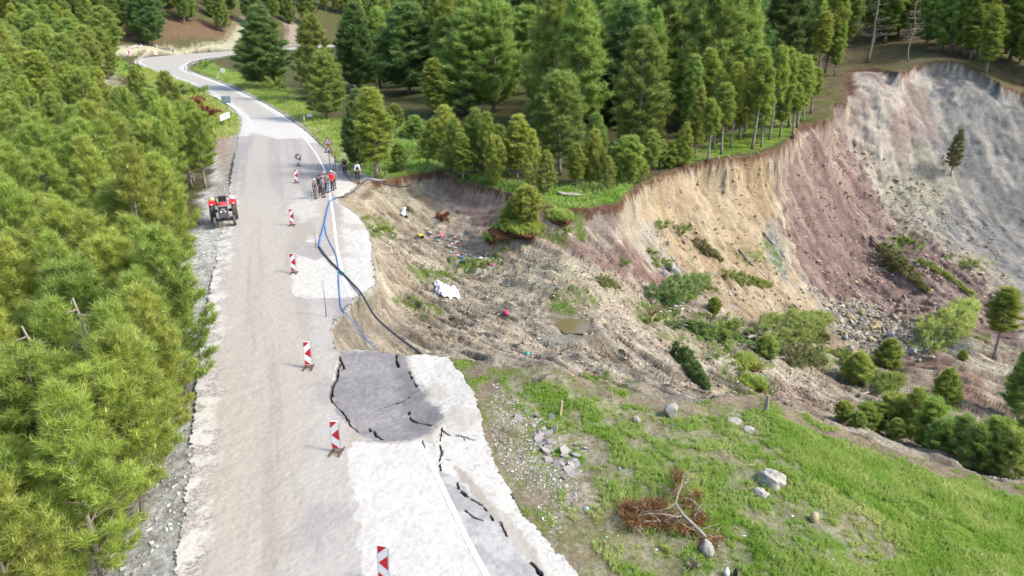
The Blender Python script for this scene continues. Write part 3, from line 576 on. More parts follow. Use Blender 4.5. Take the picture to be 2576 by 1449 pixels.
def pine_meshes(seed, H, cb, Rc, profile, whorl=.45, nb=6, sub=6, tuft=.2, K=12, wd=.03, lift=.35, droop=0., candles=0, mats=None, bare=8, dens=1.0, lean=.03, trunk_r=None, one_sided=None, upw=.75):
    r = random.Random(seed); mb = MB(); tr = trunk_r or H * .0125 + .03
    bend = (r.uniform(-lean, lean) * H, r.uniform(-lean, lean) * H)
    def ax(t): return Vector((bend[0] * math.sin(t * 2.6), bend[1] * t * t, H * t))
    mb.tube([ax(i / 9) for i in range(10)], [tr * (1 - .9 * i / 9) + (.25 * tr if i == 0 else 0) for i in range(10)], 7)
    for i in range(bare):                     # dead stubs below the crown
        t = r.uniform(.12 if cb > .15 else cb * .5, max(cb, .2)) ; a = r.uniform(0, 6.28); L = r.uniform(.3, 1.0) * Rc * .6
        p = ax(t); d = Vector((math.cos(a), math.sin(a), r.uniform(-.15, .3)))
        mb.tube([p, p + d * L * .5 + Vector((0, 0, .03)), p + d * L + Vector((0, 0, r.uniform(-.1, .2)))], [tr * .22, tr * .15, tr * .05], 4, cap=False)
    tw = MB(); Cn = []; Dn = []; Sz = []; Tn = []; Cd = []
    z = cb * H; a0 = r.uniform(0, 6.28)
    while z < H * .985:
        t = z / H; f = (t - cb) / (1 - cb); Rw = Rc * profile(f)
        n = nb if f < .85 else max(3, nb - 2)
        for k in range(n):
            if r.random() < .10: continue
            a = a0 + 2 * math.pi * k / n + r.uniform(-.35, .35); L = Rw * r.uniform(.72, 1.15)
            if L < .12: continue
            if one_sided is not None and math.cos(a - one_sided) < -.2: L *= .35
            up = lift * (0.4 + f) - droop * (1 - f); p0 = ax(t)
            dh = Vector((math.cos(a), math.sin(a), 0)); side = Vector((-dh.y, dh.x, 0))
            pts = []
            for s_ in (0, .3, .62, 1.0):
                pts.append(p0 + dh * L * s_ + Vector((0, 0, L * up * s_ + L * .22 * (s_ ** 2) - droop * L * .5 * s_ * s_)) + side * L * r.uniform(-.06, .06))
            tw.tube(pts, [tr * .28 * (1.15 - f), tr * .2 * (1.15 - f), tr * .12, tr * .04], 4, cap=False)
            m = max(3, int(sub * L / max(Rc, .1) * dens * 2.2) + 2)
            for j in range(m):
                s_ = r.uniform(.28, 1.0) ** .8; s_ = max(s_, .2 if L < .8 else .3)
                i = 0 if s_ < .3 else 1 if s_ < .62 else 2; u = (s_ - (0, .3, .62)[i]) / (.3, .32, .38)[i]
                p = pts[i].lerp(pts[i + 1], u); sd_ = r.choice((-1, 1)) * r.uniform(.1, 1) * L * .32 * (1.15 - s_)
                sh = dh * r.uniform(.1, .5) * abs(sd_) + side * sd_ + Vector((0, 0, r.uniform(-.05, .25) * abs(sd_) - droop * .5 * abs(sd_)))
                q_ = p + sh
                if abs(sd_) > .15 and r.random() < .4: tw.tube([p, q_], [tr * .06, tr * .03], 3, cap=False)
                nt_ = 3
                for c in range(nt_):
                    v = c / nt_; pc = p.lerp(q_, .35 + .65 * v + .1 * r.random()) + Vector((r.uniform(-1, 1), r.uniform(-1, 1), r.uniform(-.6, .9))) * tuft * .55
                    dd = (dh * .6 + side * (.5 if sd_ > 0 else -.5) + Vector((0, 0, upw - droop * 2.2)) + Vector((r.uniform(-.5, .5), r.uniform(-.5, .5), r.uniform(-.3, .3))))
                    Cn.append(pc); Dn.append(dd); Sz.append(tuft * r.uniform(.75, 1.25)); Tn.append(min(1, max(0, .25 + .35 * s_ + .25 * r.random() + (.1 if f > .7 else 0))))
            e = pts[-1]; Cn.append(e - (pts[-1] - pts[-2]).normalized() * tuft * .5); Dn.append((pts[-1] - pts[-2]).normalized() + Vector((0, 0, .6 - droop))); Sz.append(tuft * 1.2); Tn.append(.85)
            if candles and r.random() < candles: Cd.append(e + Vector((0, 0, tuft * .3)))
        a0 += r.uniform(.4, 1.2); z += whorl * r.uniform(.75, 1.25) * (1.15 - .5 * f)
    top = ax(1)
    for j in range(5):
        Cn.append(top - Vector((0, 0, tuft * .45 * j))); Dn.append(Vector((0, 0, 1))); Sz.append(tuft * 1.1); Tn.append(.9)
    Cd.append(top)
    Cn = np.array(Cn); Dn = np.array(Dn); V, cc = blades(Cn, Dn, np.array(Sz), np.array(Tn), K, wd, (12, 78), seed)
    Fn = np.arange(len(V)).reshape(-1, 3)
    tv = np.array([tuple(v) for v in tw.v]); tf = []
    for f in tw.f:
        if len(f) == 4: tf += [(f[0], f[1], f[2]), (f[0], f[2], f[3])]
        else: tf.append(f)
    allV = [V]; allF = [Fn]; mi = [np.zeros(len(Fn), int)]; cl = [cc]
    if len(tv): allF.append(np.array(tf) + len(V)); allV.append(tv); mi.append(np.ones(len(tf), int)); cl.append(np.full((len(tv), 3), .5))
    if candles:
        cv = []; cf = []
        for p in Cd:
            h = tuft * r.uniform(.5, 1.0); w_ = tuft * .11; b = len(cv)
            cv += [(p[0] + w_, p[1], p[2]), (p[0] - w_ * .5, p[1] + w_ * .87, p[2]), (p[0] - w_ * .5, p[1] - w_ * .87, p[2]), (p[0], p[1], p[2] + h)]
            cf += [(b, b + 1, b + 3), (b + 1, b + 2, b + 3), (b + 2, b, b + 3)]
        n0_ = sum(len(a) for a in allV); allF.append(np.array(cf) + n0_); allV.append(np.array(cv)); mi.append(np.full(len(cf), 2)); cl.append(np.full((len(cv), 3), .5))
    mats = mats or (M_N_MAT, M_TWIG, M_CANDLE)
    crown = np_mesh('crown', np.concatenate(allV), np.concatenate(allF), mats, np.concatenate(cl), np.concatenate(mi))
    trunk = mb.mesh('trunk', [M_BARKG], smooth=True)
    return trunk, crown, H

cone = lambda f: (1 - f) ** .88 * (.55 + .45 * min(1, f * 6)) + .06
rounded = lambda f: (max(0, 1 - f) ** .66) * (.45 + .55 * min(1, f * 2.6)) * 1.15 + .06
broad = lambda f: (max(0, 1 - f) ** .78) * (.6 + .4 * min(1, f * 4)) * 1.12 + .06
slim = lambda f: (.75 - .5 * f) if f > .1 else .5
YM = (M_N_YOUNG, M_TWIG, M_CANDLE); MM = (M_N_MAT, M_TWIG, M_CANDLE); DM = (M_N_DARK, M_TWIG, M_CANDLE); GM = (M_N_YEL, M_TWIG, M_CANDLE); OM = (M_N_OLIVE, M_TWIG, M_CANDLE)
V_ = {}
V_['young'] = [pine_meshes(100 + i, 7.0, .1 + .09 * (i % 3), 1.6, (broad, cone, rounded, cone, broad)[i], .42, 6, 7, .25, 18, .016, .75, candles=.6, mats=YM, bare=22, dens=.95, upw=2.0) for i in range(5)]
V_['mature'] = [pine_meshes(200 + i, 14.0, (.05, .18, .1, .1)[i], (3.1, 2.9, 3.5, 2.6)[i], (broad, rounded, broad, cone)[i], .66, 7, 9, .46, 13, .042, .5, mats=MM, bare=20, dens=.95, upw=1.6) for i in range(4)]
V_['dark'] = [pine_meshes(300 + i, 14.0, .08, 3.5, (cone, broad)[i], .55, 7, 11, .46, 12, .046, .4, mats=DM, bare=6, dens=1.3) for i in range(2)]
V_['thin'] = [pine_meshes(400 + i, 12.0, (.42, .2, .45, .3)[i], (1.5, 1.7, 1.35, 1.6)[i], rounded, .46, 6, 8, .32, 12, .034, .45, mats=MM if i == 3 else GM, bare=30, dens=1.0) for i in range(4)]
V_['sapling'] = [pine_meshes(500 + i, 4.5, .06, 1.35, (cone, broad, rounded)[i], .32, 6, 8, .24, 13, .028, .6, mats=GM if i != 1 else MM, bare=3, dens=1.1) for i in range(3)]
V_['wilted'] = [pine_meshes(600 + i, 8.0, .22, 1.6, (cone, cone)[i], .42, 6, 7, .26, 10, .034, .25, droop=.08, mats=OM if i else MM, bare=10, dens=1.0) for i in range(2)]
V_['drooping'] = [pine_meshes(650, 7.0, .15, 2.0, broad, .3, 8, 12, .3, 10, .05, -.1, droop=.4, mats=DM, bare=6, dens=1.2, one_sided=0.0)]
def dead_mesh(seed, H, n=46, Rc=2.6, curl=.4):
    r = random.Random(seed); a = MB(); b = MB()
    a.tube([(0.15 * math.sin(i), 0.1 * math.cos(i * 1.3), H * i / 9) for i in range(10)], [H * .014 * (1 - .9 * i / 9) + .02 for i in range(10)], 7)
    b.tube([(0.15 * math.sin(i), 0.1 * math.cos(i * 1.3), H * i / 9) for i in range(2, 10)], .012, 4)
    for i in range(n):
        t = r.uniform(.35, .98); th = r.uniform(0, 6.28); L = Rc * (1.15 - t) * 1.5 * r.uniform(.5, 1.1); z = H * t
        d = Vector((math.cos(th), math.sin(th), 0)); p = [Vector((0.15 * math.sin(9 * t), 0.1 * math.cos(11.7 * t), z)) + d * L * s_ + Vector((0, 0, L * (-.15 * s_ + curl * s_ * s_))) for s_ in (0, .35, .7, 1)]
        b.tube(p, [.045, .03, .022, .008], 4, cap=False)
        for j in range(4):
            q0 = p[1].lerp(p[3], r.random()); dd = (d * r.uniform(.2, 1) + Vector((-d.y, d.x, 0)) * r.uniform(-1, 1) + Vector((0, 0, r.uniform(-.3, .8)))).normalized() * L * .3
            b.tube([q0, q0 + dd * .5, q0 + dd + Vector((0, 0, .1 * L))], [.018, .012, .005], 3, cap=False)
    return a.mesh('trunk', [M_BARKG], True), b.mesh('branches', [M_TWIG], False), H
V_['dead'] = [dead_mesh(9, 13.0), dead_mesh(12, 6.5, 40, 1.5, .15)]

ORD = ['', 'second', 'third', 'fourth', 'fifth', 'sixth', 'seventh', 'eighth', 'ninth', 'tenth', 'eleventh', 'twelfth', 'thirteenth', 'fourteenth', 'fifteenth', 'sixteenth', 'seventeenth', 'eighteenth', 'nineteenth', 'twentieth']
AUTO = {}
def label_rows():
    # one picture-order row after the other, each counted from the left
    for fmt, L_ in AUTO.items():
        L_.sort(key=lambda q: -q[1]); nrow = max(1, round(math.sqrt(len(L_) / 1.3))) if len(L_) > 12 else 1
        per = math.ceil(len(L_) / nrow)
        if nrow == 1 and len(L_) > 20: nrow = 2; per = math.ceil(len(L_) / 2)
        for r_ in range(nrow):
            row = sorted(L_[r_ * per:(r_ + 1) * per], key=lambda q: q[0])
            for c_, q in enumerate(row):
                w1 = 'leftmost' if c_ == 0 else ORD[c_] + ' from the left'
                w2 = '' if nrow == 1 else ' in the ' + ('front' if r_ == 0 else ORD[r_]) + ' row'
                q[2]['label'] = fmt + ', ' + w1 + w2
seen_labels = set(); TREES = []
def pct(p):
    x, y, Z = proj(p); return round(100 * x / 2576), round(100 * y / 1449)
def uniq(fmt, p):
    x, y, Z = proj(p); a = 100 * x / 2576; b = 100 * y / 1449
    for d in (0, 1, 2):
        s_ = fmt.format(('%.' + str(d) + 'f') % a, ('%.' + str(d) + 'f') % b)
        if s_ not in seen_labels: break
    seen_labels.add(s_); return s_
NAMES = {'young': 'young_pine', 'mature': 'pine_tree', 'dark': 'dark_pine', 'thin': 'slender_pine', 'sapling': 'pine_sapling', 'wilted': 'wilted_pine', 'drooping': 'drooping_pine', 'dead': 'dead_pine'}
ADJ = {'young': 'bushy', 'mature': 'full green', 'dark': 'dark', 'thin': 'slender', 'sapling': 'low', 'wilted': 'wilted', 'dead': 'dead', 'drooping': 'drooping'}
def tree(kind, loc, H, wr=1.0, label=None, group=None, cat='tree', fmt=None, var=None, rot=None, name=None, rotq=None):
    vs = V_[kind]; i = rnd.randrange(len(vs)) if var is None else var; tr_, cr_, H0 = vs[i]
    o = empty(name or NAMES[kind], tuple(map(float, loc)), rnd.uniform(0, 6.28) if rot is None else rot)
    if rotq is not None: o.rotation_mode = 'QUATERNION'; o.rotation_quaternion = rotq
    s_ = H / H0; o.scale = (s_ * wr, s_ * wr, s_)
    a = link('trunk', tr_, o); b = link('branches' if kind == 'dead' else 'crown', cr_, o)
    if rotq is None and rot is None:
        o.rotation_euler = (rnd.gauss(0, .02), rnd.gauss(0, .02), o.rotation_euler[2])
    top = np.array(loc) + np.array([0, 0, H])
    if label is None:
        x_, y_, _z = proj(top); fk = ADJ[kind] + ' ' + fmt if fmt[0] != '=' else fmt[1:]; AUTO.setdefault(fk, []).append((x_, y_, o)); label = fk
    tag(o, label, cat, group); TREES.append((loc[0], loc[1])); return o
def tree_px(kind, px, py, top, wpx=None, label=None, group=None, fmt=None, var=None, Z=None, **kw):
    """foot at the ground under picture point (px,py), as tall as its top at row `top`"""
    p = G(px, py) if Z is None else D(px, py, Z)
    if Z is not None: p[2] = zfield(p[0], p[1])
    y = p[1]; t = (CY - top) / F           # solve height whose projection is the row
    hz = CAMZ - y * (sp - t * cp) / (cp + t * sp)
    H = hz - p[2] + .0
    vs = V_[kind]; var = rnd.randrange(len(vs)) if var is None else var
    wr = 1.0
    if wpx:
        cr = vs[var][1]; base = {'young': 1.9, 'mature': (3.6, 3.3, 4.0, 3.0)[var % 4], 'dark': 3.5, 'thin': (1.5, 1.7, 1.35, 1.6)[var % 4], 'sapling': 1.35, 'wilted': 1.6, 'drooping': 2.0, 'dead': 2.6}[kind]
        Zd = proj(p)[2]; wr = (wpx / 2 / F * Zd) / (base * H / vs[var][2]); wr = min(1.7, max(.5, wr))
    return tree(kind, (p[0], p[1], p[2] - .05), H, wr, label, group, fmt=fmt, var=var, **kw)
FG = 'pines of the upper forest'
for a in [('dark', 668, 222, 15, 150, 'large dark conical pine standing right of the sharp road bend', 0), ('mature', 805, 250, 38, 130, 'tall pine at the back of the pair beside the small white board', 0),
          ('mature', 822, 300, 130, 130, 'bright green pine with two trunks behind the small white board', 2), ('mature', 897, 215, 18, 70, 'narrow pine glimpsed in front of the far road segment', 3),
          ('mature', 1165, 285, 28, 240, 'huge broad yellow-green pine towering above the middle of the forest edge', 0), ('thin', 1100, 300, 148, 120, 'olive pine with bare lower branches in front of the huge broad pine', 1),
          ('dark', 1030, 235, 12, 170, 'very dark dense pine left of the huge broad pine', 1), ('thin', 948, 447, 222, 110, 'tall light pine with two bare stems beside the men at the scarp', 1),
          ('dark', 905, 425, 225, 95, 'dark pine just behind the light pine by the standing men', 0), ('mature', 1408, 440, 188, 165, 'pine with bare tangled lower limbs above the scarp meadow', 1),
          ('mature', 1600, 372, 72, 180, 'tall full pine in the centre right above the yellow cliff', 0), ('mature', 1330, 235, 22, 190, 'dark green pine above the shaded red forest floor', 1),
          ('mature', 1440, 200, 60, 120, 'pine with layered branches behind the forest gully', 3), ('young', 1120, 425, 270, 110, 'bushy bright pine at the left of the row along the scarp', 0),
          ('mature', 1195, 440, 275, 100, 'slim bright pine second in the row along the scarp', 3), ('thin', 1300, 455, 290, 110, 'pine with visible side branches in the middle of the scarp row', 1),
          ('sapling', 1255, 440, 318, 60, 'small pointed pine between two taller ones in the scarp row', 1), ('sapling', 1575, 462, 345, 90, 'low bushy pine close to the notch in the cliff edge', 2),
          ('sapling', 1720, 420, 312, 50, 'little thin pine at the very edge of the yellow cliff', 0), ('mature', 1715, 330, 102, 130, 'dark pine left of the slender grove', 3),
          ('young', 1220, 448, 285, 90, 'young pine behind the slim bright one in the scarp row', 3), ('sapling', 1045, 350, 292, 60, 'small pine in the grass behind the hose end', 1),
          ('mature', 1000, 330, 262, 60, 'low dark pine behind the grassy bank beyond the standing men', 1)]:
    tree_px(a[0], a[1], a[2], a[3], a[4], a[5], FG, var=a[6])
# the slender grove on the plateau edge
fm = 'pine in the cliff-top grove'
for i, (x, y, t) in enumerate([(1815,388,210),(1860,352,150),(1892,375,140),(1915,370,190),(1935,352,118),(1962,345,125),(1985,320,150),(2005,322,140),(1838,372,160),(1795,375,175),(1770,350,125),(1875,330,115),(1905,318,120),(1945,318,128),(1975,300,135),(2020,298,155),(2040,285,170),(1750,395,220),(1780,405,250),(1730,360,140),(1845,325,130),(1920,345,165),(1995,345,210)]):
    tree_px('thin', x, y, t, rnd.uniform(46, 66), None, 'slender pines of the cliff-top grove', fm, var=i % 4)
for i, (x, y, t) in enumerate([(1075,425,330),(1140,440,300),(1165,452,335),(1240,462,345),(1340,478,330),(1370,492,380),(1450,470,360),(1490,462,330),(1530,480,395),(1630,440,330),(1660,425,350),(1690,418,355),(1610,462,400),(1010,432,360),(1085,380,300),(1500,420,290)]):
    tree_px(('young', 'mature', 'thin', 'sapling')[i % 4], x, y, t, rnd.uniform(52, 84), None, FG, 'pine in the row above the scarp')
for i in range(16):
    x = 2150 + i * 27 + rnd.uniform(-10, 10); y = (118 if x < 2350 else 135 + (x - 2350) * .2) - rnd.uniform(5, 45)
    tree_px('thin' if i % 3 else 'mature', x, y, rnd.uniform(-90, -20), rnd.uniform(50, 80), None, FG, 'pine above the grey cliff')
tree_px('dead', 2185, 158, -25, 130, 'bare grey dead pine standing on the cliff top at the right', FG)
tree_px('dead', 2283, 156, -10, 100, 'second bare grey pine, just right of the first on the cliff top', FG)
for x, y, t, wx in [(2075,185,-60,60),(2060,200,30,50),(2100,190,40,40),(2115,150,-40,70),(2390,135,-60,120),(2440,150,10,70),(2480,185,20,60),(2540,150,-80,110),(2576,215,60,60),(2225,110,-60,70),(2330,120,-60,90),(2200,80,-60,90),(2035,170,-20,80)]:
    tree_px('thin' if wx < 75 else 'mature', x, y, t, wx, None, FG, 'pine above the grey cliff')
# the rest of the upper forest
fm = 'pine of the upper forest'
upper = np.array([(-16, 100), (2, 84), (18, 84), (34, 98), (46, 118), (56, 122), (80, 112), (115, 104), (175, 200), (190, 290), (90, 290), (-20, 290), (-42, 200), (-30, 130)])
def scatter(poly, n, dmin, seed, w_=None, avoid=None):
    g = random.Random(seed); lo = poly.min(0); hi = poly.max(0); out = []; tries = 0
    while len(out) < n and tries < 40000:
        tries += 1; x = g.uniform(lo[0], hi[0]); y = g.uniform(lo[1], hi[1])
        if w_ and g.random() > w_(x, y): continue
        d = dmin(x, y) if callable(dmin) else dmin
        if poly_sd(np.array([x]), np.array([y]), poly)[0] < 0: continue
        if any((x - a) ** 2 + (y - b) ** 2 < d * d for a, b in out) or any((x - a) ** 2 + (y - b) ** 2 < (d * .7) ** 2 for a, b in TREES): continue
        if abs(x) > .72 * y + 3: continue
        if avoid and avoid(x, y): continue
        out.append((x, y))
    return out
up_pts = scatter(upper, 165, lambda x, y: 4.1 + max(0, y - 110) * .045, 5, lambda x, y: 1.0 if y < 175 else .7, avoid=lambda x, y: -12 < x < 3 and 88 < y < 104)
for x, y in up_pts:
    k = 'mature' if rnd.random() < .68 else ('dark' if rnd.random() < .45 else 'thin'); H = rnd.uniform(12, 17)
    tree(k, (x, y, zfield(x, y) - .1), H, rnd.uniform(1.0, 1.35), None, FG, fmt=fm)
fm = 'pine behind the road bend'
far = np.array([(-175, 215), (-118, 262), (-150, 282), (-128, 302), (-96, 345), (-60, 352), (-35, 300), (-30, 380), (-260, 380), (-260, 250)])
for x, y in scatter(far, 26, 12.0, 8, None):
    tree('dark' if rnd.random() < .35 else 'mature', (x, y, zfield(x, y) - .1), rnd.uniform(13, 19), 1.2, None, 'pines behind the road bend', fmt=fm)
for a in [('mature', 340, 92, -30), ('mature', 465, 62, -40), ('mature', 560, 80, -20), ('mature', 730, 60, -30), ('dark', 395, 60, -60), ('mature', 950, 90, -40), ('dark', 640, 70, -60)]:
    tree_px(a[0], a[1], a[2], a[3], None, None, 'pines behind the road bend', fm)
def scatter_px(px_poly, n, dmin, seed):
    g = random.Random(seed); pl = np.array(px_poly, float); lo = pl.min(0); hi = pl.max(0); out = []; tries = 0
    while len(out) < n and tries < 3000:
        tries += 1; x = g.uniform(lo[0], hi[0]); y = g.uniform(lo[1], hi[1])
        if poly_sd(np.array([x]), np.array([y]), pl)[0] < 0 or any((x - a) ** 2 + 5 * (y - b) ** 2 < dmin ** 2 for a, b in out): continue
        p = G(x, y); 
        if p[1] > 400 or in_road(p[0], p[1]): continue
        out.append((x, y)); yield p
fm = 'pine behind the road bend'
for p in list(scatter_px([(250,95),(420,70),(560,60),(640,10),(650,-30),(200,-30)], 30, 26, 4)) + list(scatter_px([(690,60),(760,20),(1000,60),(1000,-30),(680,-30)], 22, 30, 5)):
    tree('dark' if rnd.random() < .3 else 'mature', (p[0], p[1], p[2] - .1), rnd.uniform(12, 17), 1.15, None, 'pines behind the road bend', fmt=fm)
fm = 'pine of the far left forest'
for p in scatter_px([(-20,-20),(250,-30),(270,90),(190,130),(170,220),(60,300),(-20,330)], 50, 34, 6):
    tree('mature' if rnd.random() < .75 else 'thin', (p[0], p[1], p[2] - .1), rnd.uniform(9, 13), rnd.uniform(1.1, 1.35), None, 'pines of the far left forest', fmt=fm)
# left forest: taller trees at the back, dense young stand in front
fm = 'pine of the far left forest'
tree_px('mature', 192, 200, 52, 110, 'flat-topped pine beside the pale track at the upper left', 'pines of the far left forest', var=1)
tree_px('mature', 272, 155, 20, 130, 'spreading pine with a leaning grey trunk above the pale stone bank', 'pines of the far left forest', var=1)
tree_px('thin', 138, 330, 130, 120, 'pine with a long bare trunk rising behind the young stand', 'pines of the far left forest', var=0)
tree_px('thin', 48, 290, 140, 110, 'pale bare-stemmed pine near the left edge of the photo', 'pines of the far left forest', var=2)
LF_ = np.array([(-58, 92), (-92, 172), (-120, 200), (-140, 222), (-220, 260), (-260, 200), (-80, 60), (-70, 75)])
for x, y in scatter(LF_, 30, 5.5, 12, None):
    tree('mature' if rnd.random() < .7 else 'thin', (x, y, zfield(x, y) - .1), rnd.uniform(9, 12.5), rnd.uniform(1.1, 1.4), None, 'pines of the far left forest', fmt=fm)
SNAG = [tuple(D(x, y, Z)[:2]) for x, y, Z in ((100,900,22.5),(222,880,23.5))]
for (x, y), hh, lb in zip(SNAG, (6.6, 6.9), ('bare pale trunk with dead side branches, leftmost in the roadside stand', 'bare pale trunk right of the leftmost one in the roadside stand')):
    tree('dead', (x, y, zfield(x, y) - .1), hh, 1.0, lb, 'young pines of the dense stand left of the road', var=1)
fm = 'young pine of the roadside stand'
ledge = [(-9.6 - .34 * (y - 15.7), y) for y in (6, 20, 44)]
left_near = np.array([(-9.9, 7), (-10.4, 16), (-11.1, 20), (-13.9, 28), (-17.3, 38), (-21.0, 44), (-25.2, 55), (-27.6, 66), (-30.4, 74), (-37, 84), (-44, 98), (-60, 110), (-100, 105), (-80, 60), (-24, 8)])
for x, y, H in [(-11.3,13,5.6),(-13.2,14.5,6.2),(-11.5,17.2,5.9),(-13.6,18.0,6.8),(-12.4,20.6,6.3),(-14.9,21.6,6.6),(-15.2,18.4,6.2),(-10.8,10.6,5.2),(-12.8,11.2,5.8),(-13.4,24.0,6.2),(-15.4,26.5,6.8),(-12.3,15.4,5.2)]:
    tree('young', (x, y, zfield(x, y) - .1), H, 1.05, None, 'young pines of the dense stand left of the road', fmt=fm)
for x, y in scatter(left_near, 145, lambda x, y: 1.55 if y < 40 else 2.3 if y < 70 else 3.2, 3, lambda x, y: 1.0 if y < 50 else .6):
    H = rnd.uniform(4.4, 8.4); e = poly_sd(np.array([x]), np.array([y]), left_near)[0]
    if e < 1.2: H *= .92
    if any((x - a) ** 2 + (y - b) ** 2 < 1.1 for a, b in SNAG) or (y < 53 and any(490 < q_[0] < 640 and 470 < q_[1] < 600 for q_ in [proj((x + 1.3, y, h_)) for h_ in (.5, 1.5, 2.5, 3.5, 4.5, H)])): continue
    tree('young', (x, y, zfield(x, y) - .1), H, rnd.uniform(.95, 1.15), None, 'young pines of the dense stand left of the road', fmt=fm)
print('TREES', len(TREES))
# pines in the hollow at the right
G2 = 'pines growing in the hollow at the right'
for a in [('sapling', 2232, 925, 855, 95, 'round bushy pine at the foot of the grey rubble fan'), ('sapling', 2150, 960, 885, 110, 'low bushy pine left of the round one in the hollow'),
          ('thin', 2500, 905, 728, 90, 'tall sparse pine standing alone in the hollow at the right edge'), ('sapling', 2378, 1010, 930, 75, 'small pine between the muddy track and the stony spur'),
          ('mature', 2560, 1060, 850, 120, 'dark pine with brownish shoots cut by the right edge'), ('sapling', 2420, 905, 880, 40, 'tiny pine on the grassy bank behind the muddy track')]:
    tree_px(a[0], a[1], a[2], a[3], a[4], a[5], G2, var=0 if a[0] != 'mature' else 3)
fm = 'pine behind the grassy crest'
for x, t, Zd, wx in [(2110,1040,41,100),(2170,1020,43,110),(2230,1000,44,110),(2290,985,43,100),(2335,1010,40,90),(2375,1060,38,90),(2420,1050,38,95),(2465,1075,36,95),(2515,1060,36,110),(2560,1090,35,110),(2250,1060,40,90),(2600,1040,38,120),(2150,1075,40,70)]:
    p = D(x, 1100, Zd); z = zfield(p[0], p[1]); pp = np.array([p[0], p[1], z]); x2, y2, Z2 = proj(pp)
    u = (CY - t) / F; hz = CAMZ - p[1] * (sp - u * cp) / (cp + u * sp); H = max(1.2, hz - z)
    tree('sapling', (p[0], p[1], z), H, min(1.5, max(.7, (wx / 2 / F * Z2) / (1.35 * H / 4.5))), None, 'bushy pines behind the grassy crest', fmt=fm)
# fallen and leaning trees on the slide
def fallen(kind, x0, y0, x1, y1, label, wr=1.0, raise0=.15, raise1=.35, var=None, name='fallen_pine', group='trees carried down by the slide'):
    a = G(x0, y0); b = G(x1, y1); a[2] += raise0; b[2] += raise1; d = Vector(b - a); L = d.length
    qv = Vector((0, 0, 1)).rotation_difference(d.normalized())
    return tree(kind, a, L, wr, label, group, cat='fallen tree', var=var, name=name, rotq=qv)
fallen('wilted', 1722, 595, 1818, 665, 'fallen pine lying tip downhill on the yellow slope, roots in a turf clump', .8, var=1)
fallen('wilted', 1775, 688, 1940, 722, 'thin fallen pine lying almost level across the foot of the yellow slope', .55, var=0)
fallen('dark', 1638, 765, 1780, 708, 'dark fallen pine below the blue-grey stones', .5, .1, .3, 1)
fallen('drooping', 1716, 822, 1862, 862, 'dark drooping pine with curved bare limbs at the middle of the debris', .75, .2, .3)
fallen('mature', 1880, 855, 2085, 815, 'long green fallen pine pointing right below the yellow slope', .42, .2, .4, 0)
fallen('mature', 2100, 870, 1985, 790, 'fallen pine with its broken tip raised near the rubble fan', .5, .2, .8, 3)
fallen('drooping', 1685, 885, 1782, 985, 'shaggy green fallen pine lying near the grassy rim', .55, .2, .2)
fallen('wilted', 1486, 706, 1560, 730, 'small fallen fir among pale debris in the middle', .9, .15, .2, 1)
fallen('wilted', 2190, 602, 2332, 738, 'fallen pine with long bare trunk on the purple slope', .5, .2, .3, 1)
fallen('wilted', 2272, 640, 2450, 748, 'second bare-trunked fallen pine, higher on the purple slope', .35, .2, .3, 0)
fallen('mature', 2310, 912, 2440, 792, 'dark pine leaning strongly to the right over the muddy flat', .62, .1, 1.0, 0, 'leaning_pine')
fallen('wilted', 1935, 905, 2075, 920, 'tangled fallen pine with brownish foliage behind the grassy bank', .9, .2, .4, 1)
fallen('wilted', 2160, 1000, 2260, 960, 'fallen pine lying in front of the small bushes of the hollow', 1.0, .2, .5, 0)
tree_px('wilted', 2391, 442, 325, 44, 'green pine slid upright onto the grey face with its root clump', 'trees carried down by the slide', var=1)
tree_px('sapling', 1326, 572, 468, 85, 'bright yellow-green pine standing on the slumped turf block', 'trees carried down by the slide', var=2)
tree_px('sapling', 1285, 575, 505, 80, 'lower pine on the left of the slumped turf block', 'trees carried down by the slide', var=0)
tree_px('sapling', 1796, 790, 748, 36, 'bright yellow little pine above the drooping dark tree', 'trees carried down by the slide', var=2)
tree_px('sapling', 1925, 900, 845, 90, 'round yellowish bush beside the long fallen pine', 'trees carried down by the slide', var=1)
def bare_log(pts, r0, label, name='bare_log', cat='log', mat=None):
    mb = MB(); w_ = [G(x, y) + np.array([0, 0, r0 + .05]) for x, y in pts]
    mb.tube(w_, list(np.linspace(r0, r0 * .35, len(w_))), 7)
    for i in range(5):
        t = rnd.uniform(.3, .95) * (len(w_) - 1); i_ = int(t); q = Vector(w_[i_]).lerp(Vector(w_[min(i_ + 1, len(w_) - 1)]), t - i_)
        mb.tube([q, q + Vector((rnd.uniform(-.6, .6), rnd.uniform(-.6, .6), rnd.uniform(.1, .6)))], [r0 * .3, r0 * .08], 4)
    return tag(mb.build(name, [mat or M_BARKG], smooth=True), label, cat)
bare_log([(1920,588),(1945,618),(1976,652)], .12, 'thin bare trunk lying beside the grey rock tongue on the yellow slope')
bare_log([(1858,630),(1885,662),(1925,702)], .12, 'bare fallen trunk on the yellow slope above the level fallen pine')
bare_log([(2190,600),(2225,640),(2262,668)], .22, 'dark root end of a long trunk on the purple slope', mat=M_BARK)
bare_log([(2275,745),(2280,770),(2281,790)], .1, 'short pale bent trunk low on the purple slope')
bare_log([(2130,905),(2165,890),(2200,878)], .09, 'pale bare pole sticking out above the hollow bushes')
bare_log([(2296,808),(2350,812),(2400,806)], .1, 'pale pole lying left of the leaning dark pine')
bare_log([(1178,790),(1186,770),(1200,745)], .06, 'thin grey stick lying on the debris right of the white sheet')

